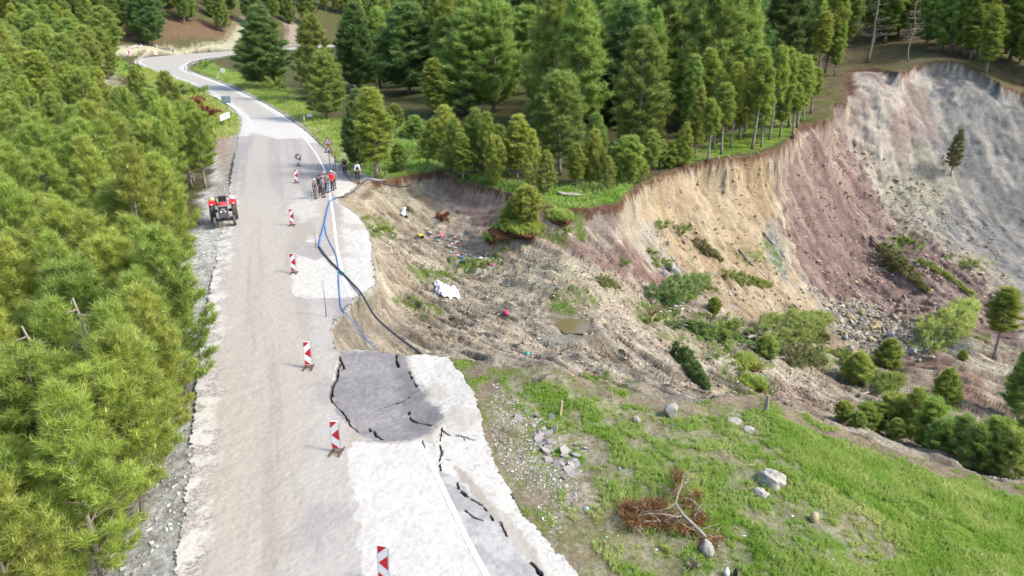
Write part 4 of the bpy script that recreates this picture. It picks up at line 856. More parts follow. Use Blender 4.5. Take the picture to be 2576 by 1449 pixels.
# ------------------------------------------------------------------ bushes / shrubs
def bush_mesh(seed, n=120, tuft=.22, K=9, wd=.045, mats=None, flat=.6):
    g = np.random.default_rng(seed); d = g.normal(size=(n, 3)); d /= np.linalg.norm(d, axis=1)[:, None]; d[:, 2] = np.abs(d[:, 2]) * flat
    rr = (.25 + .75 * g.random(n) ** .5) * (.45 + 1.1 * vnoise(d[:, 0] * 2 + seed, d[:, 1] * 2, seed)); Cn = d * rr[:, None]
    Cn = []; Dn = []
    for i in range(13):                      # arching stems with tufts along them
        a = g.random() * 6.283; L = .45 + .75 * g.random(); e = .25 + .9 * g.random(); m_ = int(n / 11)
        for t in np.sqrt(np.linspace(.08, 1, m_)):
            Cn.append((L * t * math.cos(a) + g.normal() * .07, L * t * math.sin(a) + g.normal() * .07, e * math.sin(t * 2.1) * .8 + g.normal() * .04)); Dn.append((math.cos(a) * .6, math.sin(a) * .6, .8 - t * .5))
    Cn = np.array(Cn); n = len(Cn)
    V, cc = blades(Cn, np.array(Dn), np.full(n, tuft * .8), .2 + .6 * g.random(n), K, wd, (10, 80), seed)
    return np_mesh('shrub', V, np.arange(len(V)).reshape(-1, 3), mats or [M_N_MAT], cc)
BU = [bush_mesh(i, 110, .34, 12, .045, [m_]) for i, m_ in enumerate([M_N_YEL, M_N_MAT, M_N_DARK, M_N_BROWN])]
def bush(px, py, wpx, hpx, v, label, cat='bush', group=None, fmt=None):
    p = G(px, py); Z = proj(p)[2]; o = link('bush' if v < 3 else 'dry_bush', BU[v], None, (p[0], p[1], p[2] - .05)); rx = wpx / 2 / F * Z; o.scale = (rx, rx, max(.3, hpx / F * Z)); o.rotation_euler = (0, 0, rnd.uniform(0, 6))
    if fmt: AUTO.setdefault(fmt, []).append((px, py, o)); label = fmt
    return tag(o, label, cat, group)
for i, a in enumerate([(645,212,40,22,0,'light green roadside bush just right of the round sign'), (690,230,50,34,0,'pair of bright bushes on the verge below the dark conical pine'), (520,172,30,20,1,'small dark bush inside the road bend'),
          (225,182,50,22,2,'dark bush left of the pale track'), (330,180,40,20,2,'dark bush on the verge below the chevron sign'), (710,262,24,12,2,'little dark bush in the meadow right of the road'),
          (345,206,46,20,3,'reddish dead bush on the left bank of the road bend'), (440,240,60,26,2,'dark shrub above the young pine stand'), (500,235,40,18,1,'shrub on the green bank by the left road line'),
          (520,300,60,34,3,'brown dry branches heaped left of the white board'), (480,270,60,24,3,'brown dry branches on the bank above the board'), (1645,890,0,0,1,''),
          (955,585,40,20,0,'grass-green clump at the broken edge of the white shoulder'), (1665,575,30,22,1,'green shrub clump high on the yellow slope'), (1712,590,40,26,1,'second shrub clump beside the fallen pine roots'),
          (1660,672,50,24,0,'green shrub near the blue-grey stones'), (1640,640,26,16,0,'small shrub above the blue-grey stones'), (1765,730,70,30,1,'low green shrub right of the dark fallen pine'), (1650,745,60,30,2,'dark shrub at the foot of the slope left of the fallen pine'),
          (1830,830,60,36,1,'shrub between the drooping pine and the long fallen pine'), (1880,935,60,30,0,'grassy tussock near the rim right of the shaggy fallen pine'), (2020,870,70,34,1,'shrub among the fallen pines below the yellow slope'),
          (1170,660,18,12,0,'small green plant beside the litter heap'), (1218,672,34,22,0,'green plant right of the litter heap'), (2290,610,24,12,0,'tuft on the purple slope above the fallen trunk'), (2440,672,34,20,0,'green clump low on the purple slope at the right'),
          (1430,585,24,14,0,'green tuft on the pinkish slope right of the turf block'), (1243,598,30,18,0,'tuft at the left foot of the turf block'), (1570,670,30,18,1,'shrub at the foot of the brown slope'), (1115,560,36,30,3,'brown root clump on the slope above the litter'), (1560,800,40,20,1,'')]):
    if a[5]: bush(*a[:6])
for i in range(26):
    x = rnd.uniform(1640, 2140); y = 770 + (x - 1640) * .22 + rnd.uniform(-40, 60)
    p = G(x, y); bush(x, y, rnd.uniform(18, 60), rnd.uniform(10, 30), rnd.choice((0, 1, 1, 2)), None, group='low shrubs along the foot of the slide', fmt='low green shrub in the slide')
for i in range(70):
    x = rnd.uniform(900, 2060); y = 452 - max(0, (x - 1560)) * .18 + rnd.uniform(-150, 10)
    p = G(x, y)
    if poly_sd(np.array([p[0]]), np.array([p[1]]), slide_poly)[0] > -.3 or p[0] < -22: continue
    bush(x, y, rnd.uniform(16, 44), rnd.uniform(10, 24), rnd.choice((0, 1, 1)), None, group='undergrowth bushes along the forest edge', fmt='undergrowth bush on the forest edge')

# ------------------------------------------------------------------ grass
M_GRASS = mat_leaf('grass_blades', CL(150,185,66) * 1.15, CL(214,218,140) * 1.1, .45, 0)
def grass_obj(name, poly, dens, h, wd, K, seed, label, lush=.5, mask=None, lean=(5, 55)):
    g = np.random.default_rng(seed); poly = np.asarray(poly)[:, :2]; lo = poly.min(0); hi = poly.max(0); n = int(dens * np.prod(hi - lo)); X = lo[0] + g.random(n) * (hi[0] - lo[0]); Y = lo[1] + g.random(n) * (hi[1] - lo[1])
    s_ = poly_sd(X, Y, poly) + (fbm(X * 1.3, Y * 1.3, 3, 22) - .5) * 1.2; m = (s_ > 0) & (np.abs(X) < .74 * Y + 3)
    m &= fbm(X * .9, Y * .9, 3, seed + 3) > .30
    if mask is not None: m &= mask(X, Y)
    X = X[m]; Y = Y[m]; n = len(X)
    if n == 0: return
    Z = zfv(X, Y); t1 = fbm(X * .35, Y * .35, 4, 21); t2 = fbm(X * 1.1, Y * 1.1, 3, 91)
    tone = np.clip(.15 + (t2 - .35) * 1.3 + sstep(.52, .72, t1) * .45, 0, 1); hh = h * (.5 + 1.1 * fbm(X * .8, Y * .8, 3, 92)) * (.7 + .6 * g.random(n))
    up = np.stack([.25 + g.normal(size=n) * .25, g.normal(size=n) * .25, np.ones(n)], 1)
    V, cc = blades(np.stack([X, Y, Z - .02], 1), up, hh, tone, K, wd, lean, seed)
    return tag(link(name, np_mesh(name, V, np.arange(len(V)).reshape(-1, 3), [M_GRASS], cc)), label, 'grass', kind='stuff')
BAREM = np.clip(bare + gv, 0, 1)
def notbare(X, Y):
    u = X / (Y + 6.0); j = np.clip(np.searchsorted(YR, Y), 0, len(YR) - 1); i = np.clip(((u - UR[0]) / (UR[1] - UR[0])).astype(int), 0, len(UR) - 1)
    g = np.random.default_rng(5).random(len(X)); return (BAREM[j, i] < .16 + .3 * g) & (g > .38 - .5 * (X - .24 * (30 - Y)) / 3.0) & ((zg[j, i] > .3 + .5 * g)) & (sdR[j, i] < -.1)
grass_obj('grass', hill, 300, .125, .02, 6, 31, 'sunlit green grass covering the slope in the lower right', mask=notbare)
grass_obj('verge_grass', rp([(560,180),(700,225),(800,300),(860,320),(900,400),(900,450),(840,400),(760,310),(640,240),(520,185)]), 26, .28, .06, 4, 32, 'green grass on the verge right of the road')
grass_obj('meadow_grass', [tuple(P(x, y)[:2]) for x, y in [(900,440),(940,380),(1000,300),(1060,360),(1180,430),(1330,465),(1570,460),(1620,440),(1560,500),(1480,515),(1390,515),(1240,472),(1110,428),(960,445)]], 30, .25, .05, 5, 33, 'grass along the forest edge above the scarp')
grass_obj('bank_grass', rp([(360,172),(480,215),(560,258),(600,300),(600,338),(540,350),(520,290),(430,235),(300,190)]), 14, .35, .08, 4, 34, 'green grass on the bank left of the far road')
# ================================================================== ROCKS, RUBBLE, LITTER
M_ROCK = mat_plain('grey_rock', C(190,184,176), .9, var=.3, scale=4, bump=.7, spec=.1)
M_ROCKW = mat_plain('white_rock', C(202,196,186), .9, var=.2, scale=5, bump=.6, spec=.1)
M_ROCKB = mat_plain('blue_grey_rock', C(178,186,190), .9, var=.25, scale=5, bump=.6, spec=.1)
M_ROCKT = mat_plain('tan_rock', C(205,190,150), .9, var=.15, scale=5, bump=.3, spec=.1)
M_ASPH = mat_plain('broken_asphalt', C(190,184,180), .95, var=.3, scale=9, bump=.6, spec=.1)
M_SOILD = mat_plain('dark_topsoil', C(112,80,60), .95, var=.35, scale=6, bump=.8, spec=.05)
M_WOOD = mat_plain('weathered_wood', C(206,190,165), .9, var=.2, scale=7, bump=.3, spec=.1)
def rock_mesh(seed, mat, sub=3, flat=1.0, rough=.35, ang=True):
    bm = bmesh.new(); bmesh.ops.create_icosphere(bm, subdivisions=sub, radius=1.0)
    co = np.array([v.co[:] for v in bm.verts]); d = co / np.linalg.norm(co, axis=1)[:, None]
    g = np.random.default_rng(seed)
    if ang:                                  # cut by random planes: facets
        for i in range(9):
            nn = g.normal(size=3); nn /= np.linalg.norm(nn); h = .62 + .3 * g.random(); k = co @ nn; m = k > h; co[m] -= (k[m] - h)[:, None] * nn
    n = fbm(d[:, 0] * 2 + d[:, 2] * 1.3 + seed, d[:, 1] * 2 - d[:, 2] * 1.7, 4, seed) - .5
    co = co * (1 + rough * n)[:, None]; co[:, 2] *= flat
    for v, c in zip(bm.verts, co): v.co = c
    me = bpy.data.meshes.new('rock'); bm.to_mesh(me); bm.free(); me.materials.append(mat); return me
def rock(px, py, wpx, hpx, mat, label, seed=0, name='boulder', cat='rock', ang=True, rough=.35, sink=.25, group=None):
    p = G(px, py + hpx * .4); Z = proj(p)[2]; a = wpx / 2 / F * Z; b = hpx / 2 / F * Z
    o = link(name, rock_mesh(seed, mat, 3, 1, rough, ang), None, (p[0], p[1] + a * .4, p[2] + b * .9 * (1 - sink))); o.scale = (a, a * .8, b * 1.15); o.rotation_euler = (0, 0, seed * .7)
    return tag(o, label, cat, group)
rock(1942, 1202, 88, 58, M_ROCKW, 'large pale rugged boulder in the grassy slope', 3, rough=.9, sink=.75)
rock(1918, 1240, 46, 30, M_ROCKW, 'white flat stone just below the large pale boulder', 4, sink=.7, rough=.8)
rock(1690, 1036, 46, 38, M_ROCK, 'whitish rugged boulder on the rim between grass and debris', 5)
rock(2049, 1303, 27, 27, M_ROCKT, 'smooth round tan stone standing in the green grass', 6, 'round_stone', 'stone', False, .08, .1)
rock(1777, 1382, 46, 40, M_ROCK, 'dark grey boulder at the root end of the dead red tree', 7)
rock(1602, 1056, 24, 16, M_ROCK, 'small grey stone on the bare mound below the rim', 8, 'stone', 'stone')
rock(1850, 1060, 40, 12, M_ROCK, 'flat grey rock flush with the grass near the crest', 9, 'flat_rock', sink=.6)
rock(1885, 1082, 34, 18, M_ROCK, 'grey rock on the crest path right of the flat one', 10, 'flat_rock', sink=.6)
rock(1558, 1178, 10, 8, M_ROCKB, 'tiny grey stone beside the bare oval in the grass', 11, 'stone', 'stone')
for i, (x, y, w_, h_) in enumerate([(1688,672,28,20),(1672,688,20,14),(1702,684,20,14),(1692,696,18,12),(1712,700,14,10),(1680,662,14,10)]):
    o_ = rock(x, y, w_, h_, M_ROCKB, '', 20 + i, 'stone', 'stone', group='blue-grey stones at the foot of the yellow slope'); AUTO.setdefault('blue-grey stone in the heap under the yellow slope', []).append((x, y, o_))
for i in range(26):
    x = rnd.uniform(2110, 2300); y = 790 + rnd.uniform(-15, 95); w_ = rnd.uniform(8, 26)
    o_ = rock(x, y, w_, w_ * .7, rnd.choice((M_ROCKB, M_ROCK, M_ROCKT)), '', 40 + i, 'stone', 'stone', group='stones of the grey rubble fan'); AUTO.setdefault('stone of the grey rubble fan', []).append((x, y, o_))
# heap of broken asphalt beside the road: every slab its own thing
def slab_mesh(seed):
    r = random.Random(seed); n = r.randint(5, 8); pts = [(math.cos(2 * math.pi * i / n) * r.uniform(.6, 1), math.sin(2 * math.pi * i / n) * r.uniform(.45, .85)) for i in range(n)]
    mb = MB(); mb.prism(pts, .26, Matrix.Rotation(R(90), 4, 'X')); return mb.mesh('asphalt_chunk', [M_ASPH])
SLM = [slab_mesh(i) for i in range(8)]
heap = [(1318,1040),(1335,1062),(1352,1085),(1372,1105),(1392,1112),(1412,1128),(1432,1145),(1448,1160),(1438,1180),(1400,1150)]
for i in range(46):
    a = rnd.random() * (len(heap) - 1); k_ = int(a); x = heap[k_][0] + (heap[k_ + 1][0] - heap[k_][0]) * (a - k_) + rnd.gauss(0, 15); y = heap[k_][1] + (heap[k_ + 1][1] - heap[k_][1]) * (a - k_) + rnd.gauss(0, 16)
    p = G(x, y); s_ = rnd.uniform(.10, .30); o_ = link('asphalt_chunk', SLM[i % 8], None, (p[0], p[1], p[2] + s_ * .2)); o_.scale = (s_, s_, s_ * rnd.uniform(.5, .9)); o_.rotation_euler = (rnd.gauss(0, .4), rnd.gauss(0, .4), rnd.uniform(0, 6))
    tag(o_, None, 'asphalt chunk', 'broken asphalt chunks heaped beside the road'); AUTO.setdefault('broken asphalt chunk in the heap', []).append((x, y, o_))
def clods(name, px_poly, n, s0, s1, cols, seed, label, inside=None, zoff=0.0, cat='rubble', ground=True):
    g = np.random.default_rng(seed); pl = np.array(px_poly if not ground else gpoly(px_poly)); lo = pl.min(0); hi = pl.max(0); X = lo[0] + g.random(n * 3) * (hi[0] - lo[0]); Y = lo[1] + g.random(n * 3) * (hi[1] - lo[1])
    m = poly_sd(X, Y, pl) > 0; m &= fbm(X * .6, Y * .6, 3, seed) + .25 * g.random(len(X)) > .52; X = X[m][:n]; Y = Y[m][:n]; k = len(X)
    Z = zfv(X, Y) + zoff; s_ = s0 + (s1 - s0) * g.random(k) ** 3
    base_ = np.array([(1, 0, 0), (-1, 0, 0), (0, 1, 0), (0, -1, 0), (0, 0, 1), (0, 0, -1), (.6, .6, .5), (-.6, -.6, .5)], float)[:6]
    fc = np.array([(0, 2, 4), (2, 1, 4), (1, 3, 4), (3, 0, 4), (2, 0, 5), (1, 2, 5), (3, 1, 5), (0, 3, 5)])
    q_ = g.normal(size=(k, 3, 3)) * .35 + np.eye(3); Vv = np.einsum('nij,vj->nvi', q_, base_) * (s_[:, None, None] * (.6 + .8 * g.random((k, 6, 1)))); Vv[:, :, 2] *= .7
    Vv += np.stack([X, Y, Z + s_ * .25], 1)[:, None]
    ci = g.integers(0, len(cols), k); cc = np.array([cols[i] for i in ci]) * (.8 + .4 * g.random((k, 1))); cc = np.repeat(cc, 6, 0)
    Fc = (fc[None] + 6 * np.arange(k)[:, None, None]).reshape(-1, 3)
    return tag(link(name, np_mesh(name, Vv.reshape(-1, 3), Fc, [M_CLOD], cc)), label, cat, kind='stuff')
M_CLOD = mat_ground('clods_and_stones', 5, .25, .3, .05)
deb = [(960,560),(1100,560),(1250,620),(1400,640),(1560,660),(1700,760),(1850,860),(2050,950),(2120,1040),(1980,1020),(1760,990),(1560,960),(1400,900),(1200,880),(1080,860),(980,740)]
clods('soil_clods', deb, 14000, .012, .11, [C(186,166,142), C(160,140,118), C(205,192,170), C(150,128,108), C(190,182,160)], 5, 'loose soil clods strewn over the debris slope')
clods('rubble', [(2070,750),(2200,760),(2330,850),(2350,900),(2200,890),(2080,830)], 4500, .03, .26, [C(190,186,172), C(206,196,172), C(180,160,148)], 6, 'grey broken rock of the fan at the cliff foot')
clods('cliff_stones', [(1580,520),(1750,420),(1960,400),(2110,330),(2300,420),(2500,560),(2560,760),(2400,820),(2100,780),(1850,760),(1650,620)], 5000, .03, .24, [C(205,185,150), C(176,150,140), C(190,180,170)], 7, 'stones stuck in the bare cliff face')
clods('roadside_gravel', [(1240,960),(1300,1000),(1400,1080),(1470,1200),(1440,1300),(1400,1380),(1340,1270),(1270,1180),(1230,1080)], 3000, .008, .05, [C(222,216,206), C(190,182,170), C(180,186,180)], 8, 'white gravel spilt beside the road and round the asphalt heap')
vg = [(-9.4, 9), (-9.3, 16), (-10.4, 19.5), (-13.6, 29), (-17.2, 40), (-21.5, 53), (-24.6, 66), (-28.5, 76), (-30, 76), (-27, 66), (-23.5, 53), (-19.4, 40), (-15.6, 29), (-12.2, 19.5), (-11.8, 9)]
clods('verge_rubble', vg, 14000, .012, .075, [C(236,238,234), C(214,222,218), C(200,208,200), C(180,176,170)], 9, 'white and greenish rubble dumped along the left road edge', ground=False)
clods('right_shoulder_stones', [(770,330),(850,370),(900,420),(920,450),(880,440),(840,400),(790,350)], 900, .05, .25, [C(200,194,178), C(176,168,150)], 10, 'stones along the right road edge near the warning signs')

# litter
M_LIT = mat_ground('litter_pieces', 30, .05, .1, .01, .6, .4)
def litter(name, px_poly, n, s0, s1, cols, seed, label):
    r = random.Random(seed); vs = []; fs = []; cl = []; pl = np.array(px_poly); lo = pl.min(0); hi = pl.max(0); c = 0
    while c < n:
        x = r.uniform(lo[0], hi[0]); y = r.uniform(lo[1], hi[1])
        if poly_sd(np.array([x]), np.array([y]), pl)[0] < 0: continue
        p = G(x, y); s_ = s0 + (s1 - s0) * r.random() ** 2; b = len(vs); col_ = r.choice(cols); c += 1
        k = 6; a0 = r.uniform(0, 6)
        vs.append((p[0], p[1], p[2] + s_ * r.uniform(.25, .7))); cl.append(col_)
        for i in range(k):
            a = a0 + 6.283 * i / k; q_ = s_ * r.uniform(.6, 1.2); vs.append((p[0] + q_ * math.cos(a), p[1] + q_ * math.sin(a) * .7, p[2] + .02 + s_ * r.uniform(0, .35))); cl.append(col_)
        for i in range(k): fs.append((b, b + 1 + i, b + 1 + (i + 1) % k))
    return tag(link(name, np_mesh(name, vs, fs, [M_LIT], np.array(cl))), label, 'litter', kind='stuff')
LC = [lin((245,245,245)) * .6] * 6 + [lin((235,225,215)) * .6, lin((90,140,200)) * .6, lin((220,120,130)) * .6, lin((60,60,62)), lin((240,215,120)) * .6, lin((120,190,180)) * .6]
litter('litter', [(1062,560),(1110,575),(1160,600),(1190,630),(1240,640),(1250,660),(1200,655),(1150,650),(1120,620),(1080,595)], 170, .04, .22, LC, 3, 'scattered white household litter on the slope above the debris')
litter('litter', [(1640,735),(1720,745),(1760,770),(1740,790),(1660,785)], 90, .05, .22, LC, 4, 'scattered litter at the foot of the slope by the dark fallen pine')
litter('litter', deb, 90, .03, .12, LC, 5, 'single scraps of litter spread over the whole debris slope')
litter('litter', [(1450,1220),(2000,1230),(2300,1400),(1500,1440)], 30, .02, .07, LC[:7] + [C(170,205,205)], 6, 'small scraps lying in the grass of the near slope')
M_WCLOTH = mat_plain('white_cloth', (.52, .52, .54), .8, var=.06, scale=3, bump=.3)
def sheet(px_poly, n, mat, label, cat, name, amp=.12, seed=1, up=.06):
    pl = np.array([G(x, y)[:2] for x, y in px_poly]); lo = pl.min(0); hi = pl.max(0); gx = np.linspace(lo[0], hi[0], n); gy = np.linspace(lo[1], hi[1], n); Xg, Yg = np.meshgrid(gx, gy)
    s_ = poly_sd(Xg, Yg, pl) + (fbm(Xg * 4, Yg * 4, 3, seed) - .5) * .12; kp = s_ > 0; w_ = 1 - np.abs(2 * fbm(Xg * 2.2, Yg * 1.6, 3, seed + 1) - 1)
    Zg = zfv(Xg, Yg) + up + amp * w_ * sstep(0, .3, s_) + amp * .5 * fbm(Xg * 6, Yg * 6, 2, seed + 2); I = np.arange(n * n).reshape(n, n); kc_ = kp[:-1, :-1] & kp[1:, :-1] & kp[1:, 1:] & kp[:-1, 1:]
    q_ = np.stack([I[:-1, :-1], I[:-1, 1:], I[1:, 1:], I[1:, :-1]], -1)[kc_]
    o_ = link(name, np_mesh(name, np.stack([Xg, Yg, Zg], -1).reshape(-1, 3), q_, [mat], smooth=True)); sm = o_.modifiers.new('thickness', 'SOLIDIFY'); sm.thickness = .012
    return tag(o_, label, cat)
sheet([(1091,712),(1104,714),(1118,719),(1132,727),(1150,733),(1156,745),(1160,760),(1150,754),(1137,757),(1118,753),(1107,745),(1096,735)], 110, M_WCLOTH, 'large crumpled white sheet lying on the debris', 'sheet', 'white_sheet', .22, 2, .12)
sheet([(1012,532),(1022,528),(1021,545),(1012,550),(1008,545)], 24, M_WCLOTH, 'white plastic bag high on the slope below the scarp', 'bag', 'plastic_bag', .3, 4, .15)
sheet([(1225,655),(1236,660),(1240,668),(1228,666)], 18, M_WCLOTH, 'white rag beside a green plant at the end of the litter', 'rag', 'white_rag', .15, 5, .08)
def lump(px, py, wpx, hpx, col_, label, cat, name, seed, rough=.3):
    m_ = mat_plain(name + '_plastic', lin(col_) * .6, .45, var=.12, scale=6); return rock(px, py, wpx, hpx, m_, label, seed, name, cat, True, rough, .1)
lump(1273, 787, 15, 13, (205,50,120), 'bright pink plastic tub on the debris slope', 'tub', 'plastic_tub', 60, .15)
lump(1326, 890, 16, 10, (60,190,170), 'turquoise plastic bag on the lower debris', 'bag', 'plastic_bag', 61, .7)
lump(1057, 593, 16, 10, (235,205,70), 'yellow and black container left of the litter heap', 'container', 'container', 62)
lump(1063, 597, 10, 8, (30,30,32), 'black opening piece beside the yellow container', 'container', 'container', 63)
lump(1110, 592, 14, 12, (225,140,145), 'pale pink box standing in the litter heap', 'box', 'box', 64, .1)
lump(1238, 667, 10, 8, (215,70,130), 'small pink cloth under the white rag', 'cloth', 'cloth', 65, .7)
lump(1021, 546, 11, 7, (40,40,44), 'black bag beside the white plastic bag below the scarp', 'bag', 'plastic_bag', 66, .6)
lump(1166, 657, 12, 8, (70,120,180), 'blue plastic piece behind the small green plant', 'plastic piece', 'plastic_piece', 67, .5)
lump(1476, 1281, 15, 10, (185,222,225), 'pale blue glassy fragment in the grass left of the dead tree', 'fragment', 'glass_fragment', 68, .5)
lump(1829, 1440, 18, 30, (235,235,235), 'white block cut by the bottom edge of the photo', 'block', 'white_block', 69, .1)
lump(1850, 1440, 15, 28, (45,45,48), 'black block beside the white one at the bottom edge', 'block', 'black_block', 70, .1)
# pond
M_WATER = bpy.data.materials.new('muddy_water'); M_WATER.use_nodes = True; b_ = M_WATER.node_tree.nodes['Principled BSDF']; b_.inputs['Base Color'].default_value = (.12, .095, .045, 1); b_.inputs['Roughness'].default_value = .08
pm = MB(); pts = [(pc[0] + 1.1 * math.cos(a) * (1 + .2 * math.sin(3 * a)), pc[1] + 1.5 * math.sin(a) * (1 + .25 * math.cos(2 * a)), pond_z) for a in np.linspace(0, 2 * math.pi, 40)[:-1]]
pm.add([(pc[0], pc[1], pond_z)] + pts, [(0, i + 1, (i + 1) % 39 + 1) for i in range(39)]); tag(pm.build('water', [M_WATER]), kind='structure')
# turf blocks that slid with their grass
def turf(px, py, wpx, hpx, label, seed, gh=.25):
    p = G(px, py); Z = proj(p)[2]; a = wpx / 2 / F * Z; o_ = empty('turf_block', (p[0], p[1], p[2]))
    me = rock_mesh(seed, M_SOILD, 4, 1, 1.3, False); c_ = link('soil', me, o_); c_.scale = (a, a * .9, .5); c_.location = (0, 0, -.12)
    g = np.random.default_rng(seed); n = int(900 * a * a) + 200; th = g.random(n) * 6.283; r_ = np.sqrt(g.random(n)) * .98; X = np.cos(th) * r_ * a; Y = np.sin(th) * r_ * a * .9
    rf = 1 + 1.3 * (fbm(np.cos(th) * r_ * 2 + seed + 1.3 * np.sqrt(np.clip(1 - r_ ** 2, 0, 1)), np.sin(th) * r_ * 2 - 1.7 * np.sqrt(np.clip(1 - r_ ** 2, 0, 1)), 4, seed) - .5); X = X * rf; Y = Y * rf; Zz = -.12 + .5 * np.sqrt(np.clip(1 - r_ ** 2, 0, 1)) * rf
    V, cc = blades(np.stack([X, Y, Zz - .04], 1), np.stack([X * .3, Y * .3, np.ones(n)], 1), np.full(n, gh), .1 + .6 * g.random(n), 5, .05, (5, 60), seed)
    link('turf', np_mesh('turf', V, np.arange(len(V)).reshape(-1, 3), [M_GRASS], cc), o_); return tag(o_, label, 'turf block')
turf(1310, 574, 118, 50, 'large slumped turf block carrying two pines below the scarp', 81)
turf(1243, 600, 44, 20, 'small turf lump left below the large turf block', 82)
turf(1404, 548, 70, 20, 'flat turf shelf right of the large turf block', 83)
turf(1890, 968, 74, 30, 'grassy block with dark torn side near the shaggy fallen pine', 84)
turf(1872, 915, 60, 24, 'grassy block behind the one near the shaggy fallen pine', 85)
turf(1780, 590, 0.1, 1, '', 86) if False else None

# ================================================================== DEAD RED TREE IN THE GRASS
dt = empty('dead_pine', tuple(G(1765, 1342))); dtl = Vector(dt.location); tag(dt, 'dead fallen pine with white bare limbs and rust-red needles in the grass', 'fallen tree')
def gl(x, y, h): return Vector(P(x, y, zfield(*G(x, y)[:2]) + h)) - dtl
mb = MB(); mb.tube([gl(1790,1372,.12), gl(1766,1342,.2), gl(1742,1318,.35), gl(1718,1295,.5), gl(1699,1267,.6)], [.075, .07, .06, .055, .05], 8); mb.build('trunk', [M_BARKG], dt, True)
br = MB(); Cn = []
limbs = [[(1699,1267,.6),(1705,1245,.7),(1712,1227,.75),(1724,1215,.75),(1733,1209,.7),(1737,1192,.5)], [(1712,1227,.75),(1718,1206,.7),(1720,1190,.5)], [(1699,1267,.6),(1676,1280,.5),(1655,1286,.35),(1620,1285,.25)],
         [(1764,1340,.2),(1736,1330,.3),(1716,1318,.35),(1702,1308,.4)], [(1720,1297,.45),(1701,1300,.5),(1666,1293,.5),(1631,1292,.45),(1605,1298,.35),(1590,1305,.2)], [(1585,1312,.2),(1605,1332,.2),(1614,1342,.15),(1624,1350,.08)],
         [(1745,1298,.3),(1757,1289,.35),(1767,1284,.3)], [(1617,1312,.3),(1650,1311,.3),(1668,1313,.25)], [(1725,1252,.3),(1745,1262,.4),(1758,1275,.35),(1775,1288,.2)], [(1640,1256,.05),(1652,1265,.1),(1664,1267,.1)],
         [(1766,1342,.2),(1769,1355,.15),(1771,1368,.1)], [(1775,1345,.2),(1800,1352,.2),(1812,1350,.15)], [(1785,1355,.15),(1798,1368,.1),(1810,1378,.1)], [(1668,1225,.2),(1684,1232,.4),(1700,1240,.6)]]
for L_ in limbs:
    pts = [gl(*q_) for q_ in L_]; k_ = len(pts); br.tube(pts, list(np.linspace(.032, .012, k_)), 5)
    for i in range(k_ * 3):
        t_ = rnd.uniform(0.1, k_ - 1.01); j = int(t_); q0 = pts[j].lerp(pts[j + 1], t_ - j); dd = Vector((rnd.gauss(0, .3), rnd.gauss(0, .3), rnd.gauss(-.02, .16)))
        br.tube([q0, q0 + dd * .5 + Vector((0, 0, .04)), q0 + dd], [.012, .009, .004], 3, cap=False)
br.build('limbs', [M_TWIG], dt)
for (x, y, rx, ry, n_) in [(1590,1285,34,22,170),(1640,1272,40,14,110),(1600,1312,26,16,90),(1660,1310,40,18,150),(1708,1200,18,16,60),(1700,1240,20,16,30),(1750,1245,12,10,30),(1735,1265,16,12,40),(1760,1305,18,18,80),(1725,1330,24,14,70),(1790,1360,26,14,60),(1685,1300,30,18,90)]:
    for i in range(n_):
        a = rnd.uniform(0, 6.28); r_ = math.sqrt(rnd.random()); Cn.append(gl(x + rx * r_ * math.cos(a), y + ry * r_ * math.sin(a), rnd.uniform(.03, .34)))
Cn = np.array(Cn); gq = np.random.default_rng(4); dn = gq.normal(size=Cn.shape); dn[:, 2] = np.abs(dn[:, 2]) * .4
V, cc = blades(Cn, dn, np.full(len(Cn), .17), .2 + .6 * gq.random(len(Cn)), 12, .014, (8, 50), 9)
link('needles', np_mesh('needles', V, np.arange(len(V)).reshape(-1, 3), [M_N_BROWN], cc), dt)
# little dry brush, stump, stakes
def drybrush(px, py, rpx, n, label, seed, h=.5, mat=None):
    p = G(px, py); Z = proj(p)[2]; r_ = random.Random(seed); mb = MB(); rr = rpx / F * Z
    for i in range(n):
        a = r_.uniform(0, 6.28); t_ = r_.uniform(.3, 1); mb.tube([(0, 0, 0), (rr * .5 * t_ * math.cos(a), rr * .5 * t_ * math.sin(a), h * .6 * t_), (rr * t_ * math.cos(a) * 1.1, rr * t_ * math.sin(a) * 1.1, h * r_.uniform(.2, .9))], [.012, .008, .003], 3, cap=False)
    return tag(mb.build('dry_brush', [mat or M_TWIG], loc=tuple(p)), label, 'brushwood')
drybrush(1742, 1432, 26, 70, 'pale dry twig bundle in the grass below the dead tree', 3, .45)
drybrush(1360, 962, 30, 60, 'grey dry brush on the crest of the earth mound', 4, .7)
drybrush(1637, 800, 30, 90, 'brown root tangle sticking out of the debris near the pond', 5, 1.1, M_N_BROWN)
drybrush(905, 462, 30, 50, 'torn roots hanging at the broken corner of the scarp', 6, .3, M_N_BROWN)
drybrush(1110, 552, 22, 60, 'dark root ball on the slope above the litter', 7, .8, M_BARK)
def stake(x, y, h, r_, lab, name, cat, mat, lean=(0, 0), n=6):
    p = G(x, y); mb = MB(); mb.tube([(0, 0, -.1), (lean[0] * h * .5, lean[1] * h * .5, h * .5), (lean[0] * h, lean[1] * h, h)], [r_, r_ * .9, r_ * .7], n); return tag(mb.build(name, [mat], loc=tuple(p)), lab, cat)
stake(1541, 1001, .6, .035, 'weathered wooden stake leaning on the grassy rim', 'wooden_stake', 'stake', M_WOOD, (-.15, 0))
stake(1408, 1043, .6, .08, 'pale upright broken slab on the earth mound', 'upright_stone', 'stone', M_ROCKT, (.12, 0), 4)
stake(1926, 1034, .75, .10, 'grey splintered stump on the grass crest', 'tree_stump', 'stump', M_BARKG, (.02, 0))
mb = MB(); a_, b_2 = G(1452, 890), G(1490, 878); 
